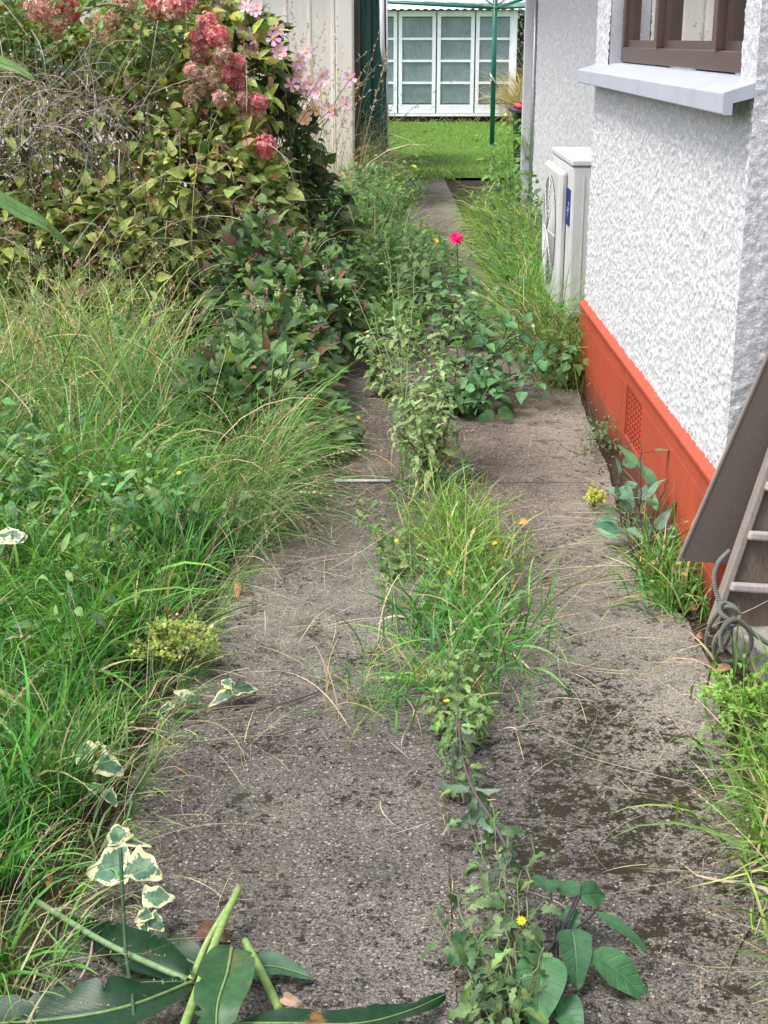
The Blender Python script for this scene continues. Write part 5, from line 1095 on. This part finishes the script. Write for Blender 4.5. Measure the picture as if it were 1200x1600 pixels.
# --- small round leaves in the left bank
for k, (px_, py_, lab) in enumerate(((300, 880, 'broad leaved weed in the dark gap of the left grass bank'), (560, 700, 'small yellow flowered weed at the path edge beneath the ground cover'), (15, 790, 'pale round leaved weed at the left edge of the bank'), (180, 640, 'leafy weed hidden halfway up the left grass bank'), (380, 560, 'leafy weed between tall grass and ground cover'))):
    b0 = gp(px_, py_); st = [(b0 + V3(rng.normal(0, .09), rng.normal(0, .09), .18 + .15 * rng.random() + (.2 if k in (2, 3, 4) else 0)), (0, 0, .03)) for _ in range(6)]
    if k == 1: st = [(b0 + V3(.0, .0, .13), (0, 0, .02)), (b0 + V3(.04, .02, .08), (0, 0, .02))]
    weed('bank_weed', lab, 'weed', b0, st, dict(NS, L=.07 if k != 1 else .03, n=8, pal=[(.08, .18, .06), (.12, .24, .07)]), 'weeds in the left grass bank', dict(YEL, p=1 if k == 1 else .1, max=2), 1, .3, (.09, .13, .06), .003)

# --- fallen leaves and sticks
def deadleaf(px_, py_, s_, lab, col=(.28, .13, .06), h=.03, cr=1.6):
    c = gp(px_, py_, h); m = MB(); a_ = rng.random() * 6.28
    leaves(m, c, V3(math.cos(a_), math.sin(a_), .35), V3(-.3, -.5, .8), s_, s_ * .6, jit([col], 1, .1), 'ovate', 10, 7, .6, cr, .12)
    tag(m.build('fallen_leaf', M['deadleaf'], None, c), lab, 'fallen leaf', 'dead leaves lying about the path')
deadleaf(380, 915, .07, 'orange brown dead leaf at the edge of the left grass bank', (.42, .19, .10)); deadleaf(1090, 1000, .06, 'brown curled leaf beside the hanging rope', (.30, .15, .09)); deadleaf(1142, 1045, .05, 'dead leaf under the rope coil', (.36, .19, .12))
deadleaf(1090, 952, .05, 'reddish dead leaf below the leaning board', (.34, .14, .08)); deadleaf(75, 1388, .06, 'rust coloured dead leaf in the lower left grass', (.22, .10, .06)); deadleaf(310, 1452, .08, 'long shrivelled dead leaf behind the thick cut stalk', (.12, .06, .04), .025); deadleaf(440, 1560, .045, 'tan dead leaf beside the short cut stalk', (.36, .26, .18), .06)
deadleaf(748, 1075, .05, 'brown dead leaf caught in the low grass', (.30, .12, .06), .05); deadleaf(825, 818, .04, 'orange withered flower head above the lime green tuft', (.55, .25, .08), .30); deadleaf(500, 975, .03, 'dark scrap of leaf on the left slab', (.10, .05, .04))
for lab, P in (('thin dark twig lying across the left slab', [gp(390, 1112, .02), gp(430, 1102, .025), gp(478, 1088, .022), gp(520, 1070, .02)]), ('second bent twig among the straw left of the crack', [gp(560, 1095, .02), gp(620, 1088, .03), gp(668, 1080, .025)]), ('bare twig standing by the cream ivy sprig', [gp(412, 1003, .02), gp(415, 985, .05), gp(414, 955, .08)]), ('pale broken stick on soil under the dark grass gap', [gp(388, 915, .02), gp(395, 935, .03), gp(393, 960, .02)]), ('pale dead stick beside the long striped stalk', [gp(125, 1530, .03), gp(140, 1500, .04), gp(145, 1470, .03)])):
    m = MB(); m.tube(smooth(P, 12), .0025, (.10, .07, .06) if 'dark' in lab or 'bent' in lab else (.34, .27, .2), 5); tag(m.build('twig', M['stem'], None, P[0]), lab, 'twig', 'twigs on the path')
# white line of old mortar at the joint
m = MB(); q0 = gp(540, 757, .0); m.obox(V3(-.19, 5.055, .016), V3(.215, .0, 0), V3(.0, .016, 0), V3(0, 0, .008)); tag(m.build('mortar_strip', M['white'], None, (-.1, 5.06, .016)), 'short white strip of mortar in the joint of the left slab', 'mortar strip')

# --- hedge, pampas tuft beyond the shed, trees behind
def tree(name, label, base, hgt, blobs, dens, L, pal, trunk_r=.12):
    t = thing(name, label, 'tree' if 'tree' in name else 'hedge', tuple(base)); m = MB(); base = np.asarray(base, float)
    leafmass(m, blobs, dens, L, L * .55, pal, 'ovate', 2, 3, .4, .2, 0, .45); m.build('crown', M['leafs'], t, base)
    m = MB(); m.tube(bez(base, base + V3(.1, 0, hgt * .4), base + V3(0, 0, hgt * .8), 8), np.linspace(trunk_r, trunk_r * .4, 8), (.09, .065, .05), 8)
    for k in range(9):
        s0 = base + V3(0, 0, hgt * (.25 + .05 * k)); e2 = s0 + V3(rng.normal(0, hgt * .2), rng.normal(0, hgt * .15), hgt * .25); m.tube(bez(s0, (s0 + e2) / 2, e2, 5), np.linspace(trunk_r * .4, .015, 5), (.09, .065, .05), 6)
    m.build('trunk', M['bark'], t, base)
tree('evergreen_hedge', 'dark evergreen hedge right of the white shed', (3.6, 31.5, 0), 3, [((3.3, 31.3, 1.0), (.8, .8, 1.3), 1), ((4.6, 31.3, 1.2), (1.0, .9, 1.5), 1), ((3.4, 31.2, 2.4), (.9, .8, .9), .8), ((5.6, 31.5, 1.4), (1.0, 1, 1.6), .7)], 3000, .11, DARKG)
tree('broadleaf_tree', 'broad green tree standing behind the white shed', (-1, 36, 0), 6, [((-1, 36, 4.6), (2.6, 2, 1.8), 1.2), ((1.4, 36.5, 4.2), (2, 1.6, 1.5), .8), ((-3.4, 36, 4.0), (1.8, 1.6, 1.5), .8)], 2600, .16, G_MID + DARKG)
tuft('tan dried pampas clump against the right end of the white shed', 2.85, 28.7, .18, .2, 900, 1.15, [(.42, .36, .20), (.36, .32, .16), (.30, .32, .12)], .012, .3, .3, 1.5, name='pampas_clump')

# --- more leafy growth inside the left bank, one mass of mixed foliage
m = MB(); bl = []
for k in range(34):
    y = rng.uniform(3.3, 6.7); x = left_edge(y) - .12 - (rng.random() ** 1.2) * (1.0 + .25 * (y - 3)); bl.append(((x, y, .10 + .18 * rng.random() + .05 * (y - 3.3)), (.13, .13, .16), 1))
leafmass(m, bl, 34, .055, .022, [(.08, .19, .06), (.12, .24, .08), (.10, .20, .10), (.16, .28, .09)], 'lance', 6, 3, .7, .3, .05, .3)
tag(m.build('mixed_weeds', M['leaf']), 'mixed small leaved weeds growing through the left grass bank', 'weeds', kind='stuff')
# low greenery between the path weeds and the heat pump
m = MB(); leafmass(m, [((.15, 9.6, .05), (.4, .7, .35), 1), ((-.2, 9.2, .1), (.35, .8, .5), 1), ((-.15, 11.2, .1), (.35, .9, .6), 1), ((.05, 7.6, .02), (.25, .5, .25), .6), ((.98, 11.5, .2), (.3, .9, .5), .8), ((-.55, 9.8, .2), (.3, .8, .6), .8)], 700, .065, .035, [(.09, .19, .05), (.13, .24, .06), (.11, .2, .08)], 'serr', 5, 3, .5, .25, .02, .3)
tag(m.build('mixed_weeds', M['leaf']), 'leafy undergrowth crowding both sides of the far path', 'weeds', kind='stuff')
